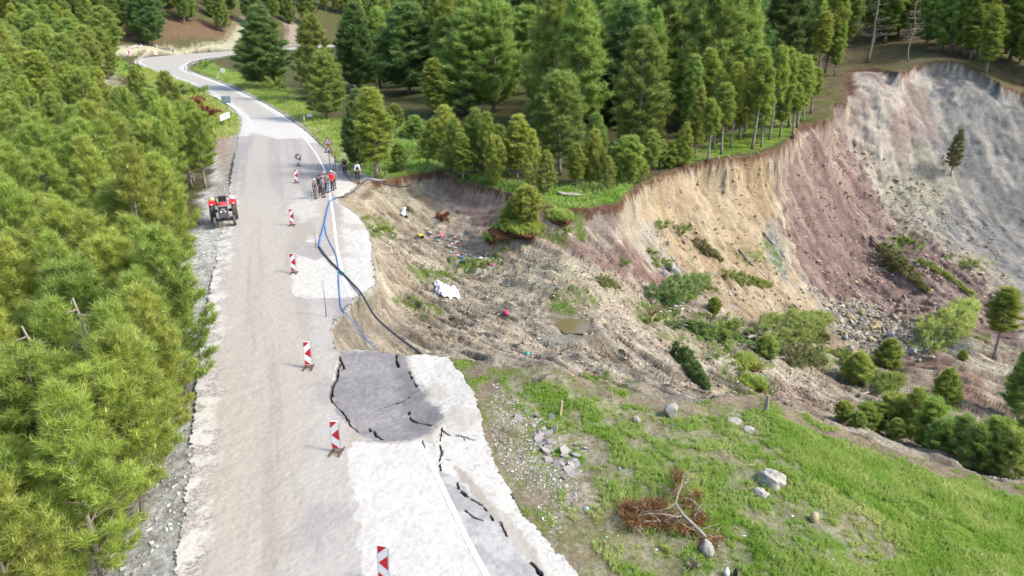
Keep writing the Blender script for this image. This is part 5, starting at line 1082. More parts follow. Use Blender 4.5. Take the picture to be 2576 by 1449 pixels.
mb = MB(); mb.tube([G(1062, 893) + np.array([0, 0, .1]), G(1070, 884) + np.array([0, 0, .12])], .05, 4); tag(mb.build('wood_plank', [M_WOOD]), 'light wooden plank at the end of the black hose', 'plank')
sheet([(1398,486),(1440,490),(1475,497),(1440,498),(1410,494)], 30, M_ROCK, 'long pale concrete slab lying in the bright grass by the notch', 'concrete plate', 'concrete_plate', .02, 9, .2)

# ================================================================== HOSES AND POLES
M_BLK = mat_plain('black_rubber', (.035, .035, .04), .5, var=.2, scale=4)
M_BLUE = mat_plain('blue_hose', lin((85, 140, 215)) * .6, .45, var=.1, scale=4)
M_STEEL = mat_plain('galvanised_steel', C(176,184,192), .45, .3, var=.1, scale=6)
def spl(pts, n=8):
    pts = [np.array(p) for p in pts]; out = []
    for i in range(len(pts) - 1):
        p0 = pts[max(i - 1, 0)]; p1 = pts[i]; p2 = pts[i + 1]; p3 = pts[min(i + 2, len(pts) - 1)]
        for k in range(n):
            t = k / n; out.append(.5 * ((2 * p1) + (-p0 + p2) * t + (2 * p0 - 5 * p1 + 4 * p2 - p3) * t * t + (-p0 + 3 * p1 - 3 * p2 + p3) * t ** 3))
    out.append(pts[-1]); return out
mb = MB(); mb.tube(spl([P(803,620,.09),P(815,638,.09),P(836,662,.09),P(860,685,.09),P(884,710,.09),P(905,733,.12),P(922,760,-.1),P(943,795,-.35),P(975,826,-.45),P(1005,850,-.4),P(1035,872,-.2),P(1060,890,.02)]), .055, 8); tag(mb.build('black_hose', [M_BLK], smooth=True), 'thick black hose hanging over the gap in the broken road', 'hose')
mb = MB(); mb.tube(spl([P(803,620,.08),P(806,598,.08),P(814,572,.09),P(820,545,.09),P(825,522,.09),P(832,505,.12),P(840,499,.14)]), .055, 8); tag(mb.build('blue_hose', [M_BLUE], smooth=True), 'thick blue hose curving along the white line by the group of men', 'hose')
mb = MB(); mb.tube(spl([P(838,499,.14),P(862,494,.1),P(885,484,.15),P(903,470,.4),P(922,453,.85),P(934,453,.8),P(955,459,.3),P(985,467,.0),P(1012,470,-.1),P(1033,464,.1),P(1046,454,.25)]), .05, 8); tag(mb.build('black_hose', [M_BLK], smooth=True), 'black hose looping above the torn scarp beyond the men', 'hose')
mb = MB(); mb.tube(spl([P(818,562,.07),P(820,585,.06),P(828,606,.06),P(843,635,.06),P(850,665,.06),P(852,700,.06),P(855,745,.06),P(860,775,.07),P(876,795,.05),P(893,815,-.25),P(915,845,-.35),P(935,868,-.2),P(946,881,.0)]), .028, 6); tag(mb.build('blue_hose', [M_BLUE], smooth=True), 'thin blue hose running down to the broken slab', 'hose')
mb = MB(); mb.tube([P(857,683,.1), P(863,688,.1)], .09, 8); tag(mb.build('hose_clamp', [mat_plain('teal_tape', lin((40,150,130)) * .6)]), 'teal tie round the black and blue hoses', 'tie')
mb = MB(); mb.lathe((0, 0, 0), (0, 0, 1), [(0, .012), (.9, .012)], 6); 
for i, (x, y, h, lab) in enumerate([(785,504,1.9,'thin grey rod standing left of the group of men'), (796,452,1.9,'thin grey rod standing behind the group of men'), (795,622,1.95,'thin grey rod beside the blue hose'), (821,795,1.95,'thin grey rod nearest the gap in the road')]):
    p = P(x, y, .03); o_ = empty('marker_rod', tuple(p)); m1 = MB(); m1.lathe((0, 0, 0), (0, 0, 1), [(0, .028), (h, .024)], 8); m1.build('rod', [M_STEEL], o_, True); m1 = MB(); m1.lathe((0, 0, 0), (0, 0, 1), [(0, .06), (.03, .05)], 10); m1.build('foot', [M_STEEL], o_); tag(o_, lab, 'rod')

# ================================================================== BARRIER BOARDS
M_WHITE = mat_plain('white_reflective', (.58, .585, .59), .4, var=.14, scale=5)
M_RED = mat_plain('red_reflective', lin((214, 30, 40)) * .6, .35, var=.06, scale=3)
M_RUST = mat_plain('rusty_steel', C(120,92,76), .8, var=.3, scale=9, bump=.3)
M_EDGE = mat_plain('grey_edge', (.18, .18, .19), .6)
def barrier(px, py, label, yaw=0.0, lean=0.0):
    p = P(px, py, .03); o_ = empty('barrier_board', tuple(p), yaw); hw, z0, z1 = .15, .15, 1.20; hgt = z1 - z0
    m1 = MB(); rnd_c = []
    for sx, sz in ((1, 0), (1, 1), (-1, 1), (-1, 0)):
        for k in range(4):
            a = [(-90, 0), (0, 90), (90, 180), (180, 270)][[(1, 0), (1, 1), (-1, 1), (-1, 0)].index((sx, sz))]; th = R(a[0] + (a[1] - a[0]) * k / 3); r_ = .035
            rnd_c.append(((hw - r_) * sx + r_ * math.cos(th), (z1 - r_ if sz else z0 + r_) + r_ * math.sin(th)))
    m1.prism(rnd_c, .045, None, 0); bo = m1.build('panel', [M_WHITE], o_)
    y_ = -.0245
    def fz(f): return z1 - .012 - f * (hgt - .024)
    w_ = hw - .012; st = MB()
    for pts in ([(-w_, fz(.0)), (-w_, fz(.235)), (w_ * .82, fz(0))], [(w_, fz(.27)), (-w_ * .92, fz(.505)), (w_, fz(.71))], [(-w_, fz(.79)), (-w_, fz(1)), (w_ * .82, fz(1))]):
        st.prism(pts, .004, Matrix.Translation((0, y_, 0)))
    st.build('red_stripes', [M_RED], bo)
    ed = MB(); ed.box((-hw - .006, 0, (z0 + z1) / 2), (.01, .05, hgt - .08)); ed.box((hw + .006, 0, (z0 + z1) / 2), (.01, .05, hgt - .08)); ed.build('edge_strip', [M_EDGE], bo)
    fr = MB(); fr.box((-.17, .0, .025), (.045, .62, .05)); fr.box((.17, .0, .025), (.045, .62, .05)); fr.box((0, -.16, .055), (.30, .03, .03)); fr.box((0, -.05, .055), (.30, .03, .03)); fr.box((0, .12, .055), (.30, .03, .03)); fr.box((-.12, .0, .11), (.03, .03, .14)); fr.box((.12, .0, .11), (.03, .03, .14)); fr.build('foot_frame', [M_RUST], o_)
    o_.rotation_euler = (R(-3) + rnd.gauss(0, .02), lean + rnd.gauss(0, .025), yaw); return tag(o_, label, 'barrier board', 'red and white barrier boards along the closed lane')
barrier(966, 1468, 'nearest barrier board, cut off by the bottom edge of the photo', R(-12))
barrier(848, 1137, 'second nearest barrier board, just left of the large white patch', R(-6), R(1))
barrier(777, 925, 'barrier board left of the long crack in the sunken slab', R(5))
barrier(740, 687, 'barrier board at the left corner of the middle white patch', R(3))
barrier(735, 567, 'barrier board level with the tractor in the middle of the road', R(2))
barrier(746, 460, 'barrier board second from the far end of the row', R(4))
barrier(752, 417, 'farthest barrier board, in front of the round sign back', R(3))
# ================================================================== SIGNS
M_POST = M_STEEL; M_GREEN = mat_plain('dark_post', (.03, .06, .04), .6); M_BLKP = mat_plain('black_print', (.02, .02, .022), .5); M_BLUEP = mat_plain('blue_print', lin((60, 110, 190)), .5)
M_BACK = mat_plain('sign_back', C(140,170,186), .5, .2, var=.05); M_GREYD = mat_plain('grey_disc', C(180,182,186), .5, .2)
def disc_pts(r_, n=28, cz=0): return [(r_ * math.cos(2 * math.pi * i / n), cz + r_ * math.sin(2 * math.pi * i / n)) for i in range(n)]
o_ = empty('round_sign', tuple(P(751, 413, .03)), R(3)); m1 = MB(); m1.prism(disc_pts(.33, 28, .62 + .1), .02, Matrix.Translation((0, .12, 0))); m1.build('disc', [M_GREYD], o_); m1 = MB(); m1.box((0, .15, .4), (.05, .04, .8)); m1.build('post', [M_POST], o_); tag(o_, 'grey back of a round sign behind the farthest barrier board', 'road sign')
o_ = empty('warning_sign', tuple(P(829.7, 415, .02)), R(8)); m1 = MB(); m1.lathe((0, .04, 0), (0, 0, 1), [(0, .035), (2.8, .035)], 10); m1.build('post', [M_POST], o_, True)
def tri(cz, s_): h = s_ * .866; return [(-s_ / 2, cz), (s_ / 2, cz), (0, cz + h)]
for cz, kind_ in ((2.04, 'bend'), (1.22, 'hill')):
    m1 = MB(); m1.prism(tri(cz, .92), .02); pl = m1.build('panel', [M_RED], o_)
    m1 = MB(); m1.prism(tri(cz + .075, .66), .006, Matrix.Translation((0, -.0135, 0))); m1.build('white_field', [M_WHITE], pl)
    m1 = MB()
    if kind_ == 'bend':
        for (x0, z0_, x1, z1_) in ((-.07, .12, -.07, .24), (-.075, .235, .055, .175), (.05, .17, .05, .32), (.05, .32, .09, .36)):
            dx, dz = x1 - x0, z1_ - z0_; L_ = math.hypot(dx, dz); nx, nz_ = -dz / L_ * .02, dx / L_ * .02
            m1.prism([(x0 - nx, cz + z0_ - nz_), (x1 - nx, cz + z1_ - nz_), (x1 + nx, cz + z1_ + nz_), (x0 + nx, cz + z0_ + nz_)], .004, Matrix.Translation((0, -.0185 - .0005 * abs(dx), 0)))
    else: m1.prism([(-.19, cz + .12), (.19, cz + .12), (.14, cz + .30)], .004, Matrix.Translation((0, -.0185, 0)))
    m1.build('symbol', [M_BLKP], pl)
tag(o_, 'post with two red triangular warning signs, double bend above steep hill', 'road sign')
o_ = empty('information_sign', tuple(G(572, 278)), R(15)); m1 = MB(); m1.lathe((0, -.05, 0), (0, 0, 1), [(0, .04), (2.2, .04)], 8); m1.build('post', [M_POST], o_, True); m1 = MB(); m1.box((0, .02, 1.65), (1.35, .03, 1.05)); m1.build('panel', [M_BACK], o_, bevel=.02); tag(o_, 'blue-grey back of a rectangular sign at the left road edge', 'road sign')
pa, pb = G(556.5, 318), G(578, 310); yw = math.atan2(pb[1] - pa[1], pb[0] - pa[0]); Lw = float(np.hypot(*(pb - pa)[:2])); o_ = empty('notice_board', tuple((pa + pb) / 2), yw)
for s_ in (-1, 1):
    m1 = MB(); m1.box((s_ * Lw / 2 * .95, 0, .65), (.06, .06, 1.35)); m1.build('leg', [M_BLKP], o_)
m1 = MB(); m1.box((0, -.05, 1.12), (Lw * 1.12, .03, .78)); pl = m1.build('panel', [M_WHITE], o_, bevel=.01)
m1 = MB(); r2_ = random.Random(4)
for j, (xa, xb) in enumerate(((-.12, .5), (-.12, .52), (.02, .42))):
    x_ = xa * Lw
    while x_ < xb * Lw * .95:
        w_ = r2_.uniform(.05, .12); m1.box((x_ + w_ / 2, -.068, 1.34 - j * .2), (w_, .004, .085)); x_ += w_ + .02
for s_ in (1, -1): m1.prism([(-.45 * Lw, 1.12), (-.33 * Lw, 1.12 + s_ * .22), (-.30 * Lw, 1.12 + s_ * .2), (-.41 * Lw, 1.12)][::s_], .004, Matrix.Translation((0, -.068, 0)))
m1.build('lettering', [M_BLUEP], pl); tag(o_, 'white notice board on two dark legs with blue lettering and left arrow', 'notice board')
o_ = empty('small_board', tuple(G(780.6, 305)), R(5)); m1 = MB(); m1.box((0, 0, .4), (.05, .04, .9)); m1.build('post', [M_GREEN], o_); m1 = MB(); m1.box((0, -.04, .83), (.76, .03, .48)); m1.build('panel', [M_WHITE], o_, bevel=.01); tag(o_, 'small white board on one post in the grass right of the road', 'sign')
for i, (x, y, lab) in enumerate([(766, 308, 'white marker post beside the small white board'), (548, 198, 'white marker post left of the round speed sign'), (445, 206, 'white marker post on the outer edge of the far bend'), (412, 197, 'farther white marker post on the outer edge of the far bend')]):
    o_ = empty('marker_post', tuple(G(x, y)), R(5)); m1 = MB(); m1.box((0, 0, .5), (.16, .07, 1.0), taper=.85); po = m1.build('post', [M_WHITE], o_, bevel=.01); m1 = MB(); m1.box((0, -.037, .82), (.07, .008, .14)); m1.build('reflector', [M_RED], po); tag(o_, lab, 'marker post', 'white marker posts')
o_ = empty('round_sign', tuple(G(564, 204)), R(5)); m1 = MB(); m1.lathe((0, .04, 0), (0, 0, 1), [(0, .04), (2.5, .04)], 8); m1.build('post', [M_POST], o_, True); m1 = MB(); m1.prism(disc_pts(.48, 32, 2.25), .02); pl = m1.build('disc', [M_WHITE], o_); m1 = MB(); m1.prism([(-.30, 1.93), (-.24, 1.89), (.30, 2.57), (.24, 2.61)], .004, Matrix.Translation((0, -.0135, 0))); m1.build('black_bar', [M_BLKP], pl); tag(o_, 'round white sign with a black diagonal bar on a grey post', 'road sign')
def chevron(px, py, s_, label, yaw, flip=1, zb=.6):
    o_ = empty('chevron_sign', tuple(G(px, py)), yaw); m1 = MB(); m1.box((0, .04, zb * .7), (.06, .05, zb * 1.6)); m1.build('post', [M_POST], o_); m1 = MB(); m1.box((0, 0, zb + s_ * .55), (s_, .03, s_ * 1.15)); pl = m1.build('panel', [M_WHITE], o_, bevel=.01)
    m1 = MB(); c_ = zb + s_ * .55; w_ = s_ * .3 * flip
    for k in (1, -1): m1.prism([(-w_, c_ + k * s_ * .5), (-w_ * .1, c_ + k * s_ * .5), (w_ * 1.1, c_), (w_ * .25, c_)], .004, Matrix.Translation((0, -.0185 - .0005 * k, 0)))
    m1.build('red_chevron', [M_RED], pl); return tag(o_, label, 'chevron sign', 'red and white chevron signs on the bend')
chevron(348, 173, 1.15, 'chevron sign at the tip of the road bend', R(25))
chevron(325.6, 143, 1.5, 'chevron sign on the pale track left behind the bend', R(20))
chevron(436, 136, 1.1, 'chevron sign in front of the right end of the stone trough', R(-20))
chevron(393, 142, 1.1, 'chevron sign in front of the left end of the stone trough', R(60))
chevron(481, 166, .9, 'small chevron board on the inside of the bend', R(-30), -1, .1)
tp = G(415, 127); o_ = empty('water_trough', tuple(tp), R(-3)); m1 = MB(); L_ = 36 / F * proj(tp)[2]
m1.box((0, 0, .5), (L_, 1.0, 1.0)); bsn = m1.build('basin', [M_ROCKW], o_, bevel=.04); m1 = MB(); m1.box((0, 0, 1.005), (L_ - .3, .7, .02)); m1.build('water_surface', [M_WATER], bsn); m1 = MB(); m1.box((-L_ / 2 - .65, 0, .9), (1.25, 1.1, 1.8)); m1.box((-L_ / 2 - .65, 0, 1.88), (1.0, .9, .16)); m1.build('spout_block', [M_ROCKW], o_, bevel=.05); tag(o_, 'long white stone water trough beyond the road bend', 'water trough')
mb = MB(); mb.tube(spl([G(330,122) + np.array([0, 0, .3]), G(342,119) + np.array([0, 0, .3]), G(352,121) + np.array([0, 0, .3]), G(357,118) + np.array([0, 0, .4]), G(354,114) + np.array([0, 0, .4])]), .16, 6); tag(mb.build('white_pipe', [M_WHITE], smooth=True), 'curved white pipe lying left of the stone trough', 'pipe')
# ================================================================== TRACTOR
M_TRED = mat_plain('tractor_red', lin((222, 38, 42)) * .6, .4, var=.1, scale=3); M_TYRE = mat_plain('tyre_rubber', C(104,98,96), .85, var=.25, scale=8, bump=.3); M_TDK = mat_plain('engine_dark', C(70,62,60), .7, .2, var=.4, scale=10, bump=.5); M_SILV = mat_plain('silver_trim', C(205,205,205), .4, .4); M_RIM = mat_plain('dusty_rim', C(196,180,150), .6, .1); M_BLKS = mat_plain('black_vinyl', (.03, .03, .035), .4)
tg = P(566, 552, .03); tf = P(561, 574, .03); hd = math.atan2(tf[1] - tg[1], tf[0] - tg[0]) - math.pi / 2
T = empty('tractor', tuple(tg), hd + R(4)); tag(T, 'red farm tractor with bare seat parked on the left road edge', 'tractor')
WB_ = 1.9
def wheel(x, y, r_, w_, lugs, label=None):
    o2 = MB(); hw = w_ / 2; o2.lathe((x - hw, y, r_), (1, 0, 0), [(0, r_ * .62), (0, r_ * .86), (w_ * .12, r_ * .96), (w_ * .5, r_ * .985), (w_ * .88, r_ * .96), (w_, r_ * .86), (w_, r_ * .62)], 36); o2.m = [0] * len(o2.f)
    if lugs:
        for i in range(lugs):
            for sd_ in (-1, 1):
                a = 2 * math.pi * (i + (.5 if sd_ > 0 else 0)) / lugs; rot = Matrix.Rotation(a, 3, 'X') @ Matrix.Rotation(R(38) * sd_, 3, 'Z')
                c_ = Matrix.Rotation(a, 3, 'X') @ Vector((0, 0, r_ * .99)); o2.box((x + sd_ * w_ * .25, y + c_.y, r_ + c_.z), (w_ * .58, r_ * .075, r_ * .075), Matrix.Rotation(a, 3, 'X') @ Matrix.Rotation(R(-35) * sd_, 3, 'Z'))
    wh = empty('wheel', (0, 0, 0)); wh.parent = T; o2.build('tyre', [M_TYRE], wh, smooth=False)
    o3 = MB(); o3.lathe((x - hw * .5, y, r_), (1, 0, 0), [(0, r_ * .6), (hw * .2, r_ * .55), (hw * .5, r_ * .5), (hw * .6, .12), (hw * 1.0, .12)], 28); o3.lathe((x - hw * .55, y, r_), (1, 0, 0), [(0, r_ * .63), (hw * 1.1, r_ * .63)], 28); o3.build('rim', [M_RIM], wh, True)
for s_ in (-1, 1): wheel(s_ * .76, 0, .69, .38, 18); wheel(s_ * .66, WB_, .37, .19, 0)
m1 = MB(); m1.box((0, .25, .78), (.42, .9, .42)); m1.box((0, 1.15, .82), (.40, 1.1, .42)); m1.box((0, 1.1, .6), (.28, 1.3, .2)); m1.lathe((-.7, 0, .69), (1, 0, 0), [(0, .11), (1.4, .11)], 12); m1.box((0, -.4, .7), (.3, .3, .3)); m1.box((-.27, 1.0, .95), (.12, .3, .2)); m1.box((.27, .9, .95), (.12, .4, .16)); m1.build('engine', [M_TDK], T, bevel=.02)
m1 = MB(); m1.box((0, WB_, .48), (1.15, .12, .12)); m1.box((0, WB_, .64), (.16, .3, .3)); m1.tube([(-.55, WB_, .5), (-.57, WB_, .37)], .04, 6); m1.tube([(.55, WB_, .5), (.57, WB_, .37)], .04, 6); m1.tube([(-.5, WB_ - .1, .45), (-.2, .9, .6)], .02, 6); m1.tube([(.5, WB_ - .1, .45), (.2, .9, .6)], .02, 6); m1.build('front_axle', [M_TDK], T)
m1 = MB(); prof = [(-.34, 1.0), (-.34, 1.38), (-.29, 1.48), (-.13, 1.53), (.13, 1.53), (.29, 1.48), (.34, 1.38), (.34, 1.0)]; m1.prism(prof, 1.35, Matrix.Translation((0, 1.42, 0))); m1.build('hood', [M_TRED], T, bevel=.02)
m1 = MB(); m1.box((0, 2.12, 1.08), (.62, .06, .84)); gr = m1.build('grille', [M_BLKS], T, bevel=.02)
m1 = MB()
for a, b, c_ in (((-.335, 2.14, 1.08), (.045, .06, .9), 0), ((.335, 2.14, 1.08), (.045, .06, .9), 0), ((0, 2.14, 1.53), (.63, .06, .045), 0)): m1.box(a, b)
m1.build('grille_frame', [M_SILV], gr); m1 = MB(); m1.box((0, 2.156, 1.29), (.26, .02, .12)); m1.box((0, 2.156, 1.17), (.44, .02, .03)); m1.box((0, 2.156, 1.09), (.2, .02, .03)); m1.build('badge_plate', [M_SILV], gr)
for s_ in (-1, 1): m1 = MB(); m1.lathe((s_ * .15, 2.15, 1.13), (0, 1, 0), [(0, .062), (.03, .055)], 14); m1.build('headlight', [M_WHITE], gr)
m1 = MB()
for k in range(7): m1.box((0, 2.153, .72 + k * .05), (.5, .012, .012))
m1.build('grille_bars', [M_EDGE], gr)
for s_ in (-1, 1):
    m1 = MB(); n_ = 8; pts = []
    for k in range(n_ + 1):
        a = R(48 + 92 * k / n_); pts.append((math.cos(a) * .80, .69 + math.sin(a) * .80))
    for k in range(n_):
        (y0_, z0_), (y1_, z1_) = pts[k], pts[k + 1]; m1.add([(s_ * .50, y0_, z0_), (s_ * .96, y0_, z0_), (s_ * .96, y1_, z1_), (s_ * .50, y1_, z1_), (s_ * .50, y0_ * .96, z0_ - .03), (s_ * .96, y0_ * .96, z0_ - .03), (s_ * .96, y1_ * .96, z1_ - .03), (s_ * .50, y1_ * .96, z1_ - .03)], [(0, 1, 2, 3), (7, 6, 5, 4), (0, 4, 5, 1), (2, 6, 7, 3), (1, 5, 6, 2), (0, 3, 7, 4)])
    m1.add([(s_ * .50, y, z) for y, z in pts] + [(s_ * .50, -.35, .95), (s_ * .50, .3, 1.0)] + [(s_ * .48, y, z) for y, z in pts] + [(s_ * .48, -.35, .95), (s_ * .48, .3, 1.0)], [tuple(range(11)), tuple(range(21, 10, -1))]); m1.build('fender', [M_TRED], T)
    m1 = MB(); m1.box((s_ * .75, .62, 1.32), (.14, .03, .08)); m1.build('indicator', [M_WHITE], T)
m1 = MB(); m1.box((0, .02, 1.25), (.5, .44, .12)); m1.box((0, -.22, 1.5), (.56, .1, .48), Matrix.Rotation(R(-10), 3, 'X')); m1.build('seat', [M_BLKS], T, bevel=.03)
m1 = MB(); m1.box((0, .55, 1.15), (.44, .28, .4)); m1.build('dashboard', [M_BLKS], T, bevel=.02)
m1 = MB(); ring = [(.19 * math.cos(a), .36 + .19 * math.sin(a) * .8, 1.48 + .19 * math.sin(a) * .5) for a in np.linspace(0, 2 * math.pi, 20)]; m1.tube(ring, .015, 6, cap=False); m1.tube([(0, .55, 1.3), (0, .36, 1.48)], .018, 6); m1.tube([ring[0], ring[10]], .01, 5); m1.build('steering_wheel', [M_BLKS], T, True)
m1 = MB(); m1.tube([(-.46, -.38, 1.0), (-.46, -.4, 1.62), (.46, -.4, 1.62), (.46, -.38, 1.0)], .03, 8); m1.build('roll_bar', [M_BLKS], T, True)
m1 = MB(); m1.tube([(.30, 1.3, 1.1), (.36, 1.3, 1.2), (.36, 1.3, 1.75)], .035, 8); m1.build('exhaust', [M_TDK], T, True)
def on_tractor(loc, sc, mat, label, cat, name, seed):
    w_ = T.matrix_basis if False else Matrix.Translation(T.location) @ Matrix.Rotation(T.rotation_euler.z, 4, 'Z'); o2 = link(name, rock_mesh(seed, mat, 3, 1, .6, False), None, w_ @ Vector(loc)); o2.scale = sc; return tag(o2, label, cat)
on_tractor((-.73, -.05, 1.56), (.17, .15, .11), M_WHITE, 'white bag on the tractor fender nearest the road', 'bag', 'bag', 91)
on_tractor((.73, -.05, 1.58), (.18, .16, .13), mat_plain('yellow_cloth', lin((235,225,150)) * .6), 'pale yellow cloth on the far tractor fender', 'cloth', 'cloth', 92)
# ================================================================== PEOPLE
M_SKIN = mat_plain('skin', lin((205,150,120)) * .6, .5, var=.05); M_HAIR = mat_plain('dark_hair', (.03, .022, .018), .7)
def skin_obj(name, nodes, edges, mat, parent, sub=1, root=0):
    me = bpy.data.meshes.new(name); me.from_pydata([n[:3] for n in nodes], edges, []); me.materials.append(mat); o2 = link(name, me, parent)
    sk_ = o2.modifiers.new('skin', 'SKIN'); sk_.use_smooth_shade = True
    for i, n in enumerate(nodes):
        sv = me.skin_vertices[0].data[i]; r_ = n[3]; sv.radius = (r_ if not hasattr(r_, '__len__') else r_[0], r_ if not hasattr(r_, '__len__') else r_[1]); sv.use_root = (i == root)
    ss = o2.modifiers.new('sub', 'SUBSURF'); ss.levels = sub; ss.render_levels = sub; return o2
def person(px, py, label, H=1.72, yaw=0.0, top=(60,60,65), trousers=(70,70,76), cap=None, hair=True, arms='down', vest=None, sleeves='long', coat=0.0, z=.03, hat_brim=True, tilt=.0, stoop=0.0):
    """yaw 0 faces the camera (-Y); metres, scaled to H"""
    p = P(px, py, z) if z is not None else G(px, py); o_ = empty('person', tuple(p), yaw); o_.scale = (H / 1.75,) * 3; tag(o_, label, 'person')
    MT = mat_plain('shirt', lin(top) * .6, .85, var=.1, scale=12); ML = mat_plain('trousers', lin(trousers) * .6, .85, var=.1, scale=12)
    f = lambda x, y, z_, r_: (x, -y, z_, r_)          # local forward is -Y
    hy = stoop * .12
    A = {'down': [(.21, .0, 1.16), (.235, .03, .92), (.235, .07, .80)], 'front': [(.215, .0, 1.18), (.24, .10, .96), (.10, .27, 1.04)], 'back': [(.215, -.03, 1.17), (.23, -.13, .95), (.08, -.19, .90)], 'belly': [(.215, .0, 1.17), (.25, .06, .95), (.06, .20, .97)], 'phone': [(.215, .03, 1.18), (.23, .18, 1.0), (.06, .32, 1.15)]}
    def arm(s_):
        k = A[arms if isinstance(arms, str) else arms[0 if s_ < 0 else 1]]; return [(s_ * .18, hy * .7, 1.42)] + [(s_ * x, y + hy * .5, z_) for x, y, z_ in k]
    body = [f(0, 0, .95, (.15, .11)), f(0, .0 + hy * .3, 1.12, (.135, .10)), f(0, .0 + hy * .6, 1.30, (.16, .11)), f(0, hy * .8, 1.44, (.10, .085)), f(0, .01 + hy, 1.51, .058), f(0, .03 + hy, 1.575, (.068, .075)), f(0, .035 + hy, 1.64, (.082, .098)), f(0, .025 + hy, 1.71, (.066, .08)), f(0, .125 + hy, 1.615, .012)]
    ed = [(0, 1), (1, 2), (2, 3), (3, 4), (4, 5), (5, 6), (6, 7), (6, 8)]
    for s_ in (-1, 1):
        b0 = len(body); ar = arm(s_)
        body += [f(*ar[0], .062), f(*ar[1], .048), f(*ar[2], .040), f(*ar[3], .028)]; ed += [(2, b0), (b0, b0 + 1), (b0 + 1, b0 + 2), (b0 + 2, b0 + 3)]
        wv = Vector(ar[3]) - Vector(ar[2]); wv.normalize(); up_ = Vector((0, 0, 1)) if abs(wv.z) < .8 else Vector((0, 1, 0)); sv = wv.cross(up_).normalized(); hb_ = Vector(ar[3]) + wv * .07
        hi_ = len(body); body.append(f(*(Vector(ar[3]) + wv * .05), .034)); ed.append((b0 + 3, hi_))
        for q_, (off, ln) in enumerate(((-.026, .065), (-.009, .078), (.009, .074), (.026, .060))):
            a_ = hb_ + sv * off; j = len(body); body += [f(*(a_ + wv * .02), .0095), f(*(a_ + wv * (ln * .6) - Vector((0, 0, .006))), .0085), f(*(a_ + wv * ln - Vector((0, 0, .018))), .007)]; ed += [(hi_, j), (j, j + 1), (j + 1, j + 2)]
        a_ = Vector(ar[3]) + wv * .03 + sv * (-.035 * s_); j = len(body); body += [f(*(a_ + sv * (-.015 * s_) + wv * .02), .011), f(*(a_ + sv * (-.022 * s_) + wv * .05), .009)]; ed += [(hi_, j), (j, j + 1)]
        b0 = len(body); body += [f(s_ * .09, 0, .86, .085), f(s_ * .10, .01, .48, .055), f(s_ * .105, -.02, .10, .038), f(s_ * .115, .10, .04, .03)]; ed += [(0, b0), (b0, b0 + 1), (b0 + 1, b0 + 2), (b0 + 2, b0 + 3)]
    bd = skin_obj('body', body, ed, M_SKIN, o_)
    sh = [f(0, 0, .93 - coat, (.165, .125)), f(0, hy * .3, 1.12, (.16, .122)), f(0, hy * .6, 1.30, (.182, .13)), f(0, hy * .8, 1.42, (.12, .10))]; se = [(0, 1), (1, 2), (2, 3)]
    for s_ in (-1, 1):
        b0 = len(sh); ar = arm(s_); sh += [f(*ar[0], .078), f(*ar[1], .062)]; se += [(2, b0), (b0, b0 + 1)]
        if sleeves == 'long': sh += [f(*ar[2], .052), f(*(Vector(ar[2]).lerp(Vector(ar[3]), .85)), .044)]; se += [(b0 + 1, b0 + 2), (b0 + 2, b0 + 3)]
    skin_obj('shirt', sh, se, MT, o_)
    if vest: skin_obj('vest', [f(0, 0, .92, (.175, .135)), f(0, hy * .3, 1.12, (.172, .134)), f(0, hy * .6, 1.31, (.19, .142)), f(0, hy * .8, 1.41, (.135, .112))], [(0, 1), (1, 2), (2, 3)], mat_plain('vest_cloth', lin(vest) * .6, .85), o_)
    tr_ = [f(0, 0, .93, (.155, .12))]; te = []
    for s_ in (-1, 1):
        b0 = len(tr_); tr_ += [f(s_ * .09, 0, .84, .098), f(s_ * .10, .015, .48, .075), f(s_ * .105, -.015, .10, .062)]; te += [(0, b0), (b0, b0 + 1), (b0 + 1, b0 + 2)]
    skin_obj('trousers', tr_, te, ML, o_)
    for s_ in (-1, 1):
        m2 = MB(); m2.box((s_ * .11, -.05, .04), (.095, .27, .08), taper=.8); m2.build('shoe', [M_BLKS], o_, bevel=.02)
    hc = Vector((0, -(.03 + hy), 1.66))
    m2 = MB(); m2.lathe(hc + Vector((0, .012, .0)), (0, 0, 1), [(-.03, .095), (.03, .102), (.075, .088), (.105, .05), (.112, .01)], 14)
    if cap: 
        if hat_brim: m2.box(hc + Vector((0, -.115, .035)), (.14, .1, .014))
        m2.build('cap', [mat_plain('cap_cloth', lin(cap) * .6, .8)], o_, True)
    elif hair: m2.build('hair', [M_HAIR], o_, True)
    for s_ in (-1, 1):
        m2 = MB(); m2.lathe(hc + Vector((s_ * .034, -.088, -.015)), (0, -1, 0), [(0, .012), (.01, .006)], 8); m2.build('eye', [M_HAIR], bd)
        m2 = MB(); m2.box(hc + Vector((s_ * .088, .01, -.025)), (.016, .035, .055)); m2.build('ear', [M_SKIN], bd, bevel=.006)
    m2 = MB(); m2.box(hc + Vector((0, -.088, -.075)), (.045, .012, .010)); m2.build('mouth', [mat_plain('lips', (.3, .08, .06))], bd)
    return o_
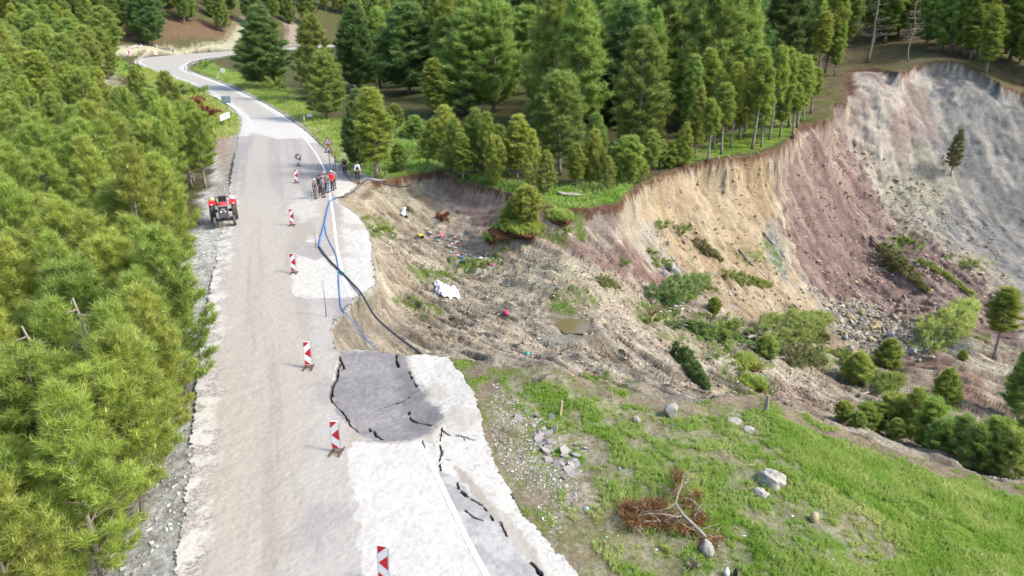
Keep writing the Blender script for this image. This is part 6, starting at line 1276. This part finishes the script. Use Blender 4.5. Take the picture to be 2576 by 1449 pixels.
GP = [(793.5, 500, 'man in white cap and dark waistcoat, standing alone at the left of the group', dict(yaw=R(70), top=(120,110,112), trousers=(120,112,112), cap=(240,240,240), vest=(45,45,52), arms='belly', H=1.66)),
      (814.5, 496, 'man in grey patterned jacket and grey cap at the front of the group', dict(yaw=R(60), top=(128,126,132), trousers=(98,96,102), cap=(170,170,176), arms='back', H=1.78, coat=.12)),
      (806.5, 490.5, 'man in long black coat half hidden behind the patterned jacket', dict(yaw=R(50), top=(48,48,54), trousers=(50,50,54), hair=True, arms='down', H=1.72, coat=.25)),
      (817, 485, 'man with brown face and pale cap at the back of the group', dict(yaw=R(55), top=(140,110,96), trousers=(80,76,76), cap=(200,170,150), arms='down', H=1.78)),
      (826, 484, 'man in grey shirt with black strap and pale blue jeans', dict(yaw=R(70), top=(135,138,146), trousers=(128,150,168), hair=True, vest=(70,72,80), arms='belly', H=1.70)),
      (836.7, 479, 'man in bright red shirt and white cap', dict(yaw=R(50), top=(226,34,40), trousers=(76,66,76), cap=(240,240,240), arms='front', H=1.72, sleeves='long')),
      (841.5, 474.5, 'man in grey-blue jacket and dark hat behind the red shirt', dict(yaw=R(40), top=(128,136,152), trousers=(112,104,116), cap=(70,72,84), arms='down', H=1.74))]
for x, y, lab, kw in GP: person(x, y, lab, **kw)
person(868.5, 442, 'man in white helmet-like cap and dark clothes looking down at his hands', yaw=R(10), top=(60,64,74), trousers=(66,62,72), cap=(245,246,248), arms='belly', H=1.74, sleeves='short', hat_brim=True, stoop=.5)
person(900.8, 455, 'man with black waistcoat over white sleeves holding a small object near the pine', yaw=R(20), top=(235,238,245), trousers=(52,54,58), hair=True, vest=(40,40,46), arms='front', H=1.78)
tpd = P(846, 436, .03); o_ = empty('camera_tripod', tuple(tpd)); 
for k in range(3):
    a = R(90 + 120 * k + 20); m1 = MB(); m1.tube([(0, 0, 1.35), (.5 * math.cos(a), .5 * math.sin(a), 0)], [.022, .016], 6); m1.build('leg', [M_BLKS], o_, True)
m1 = MB(); m1.tube([(0, 0, .7), (0, 0, 1.45)], .022, 6); m1.build('column', [M_BLKS], o_, True); m1 = MB(); m1.box((0, 0, 1.5), (.1, .22, .1)); m1.box((0, -.13, 1.51), (.07, .08, .07)); m1.box((.02, .0, 1.58), (.22, .05, .04)); m1.build('camera', [M_BLKS], o_, bevel=.01); tag(o_, 'camera on a black tripod on the right shoulder behind the men', 'tripod')
label_rows()
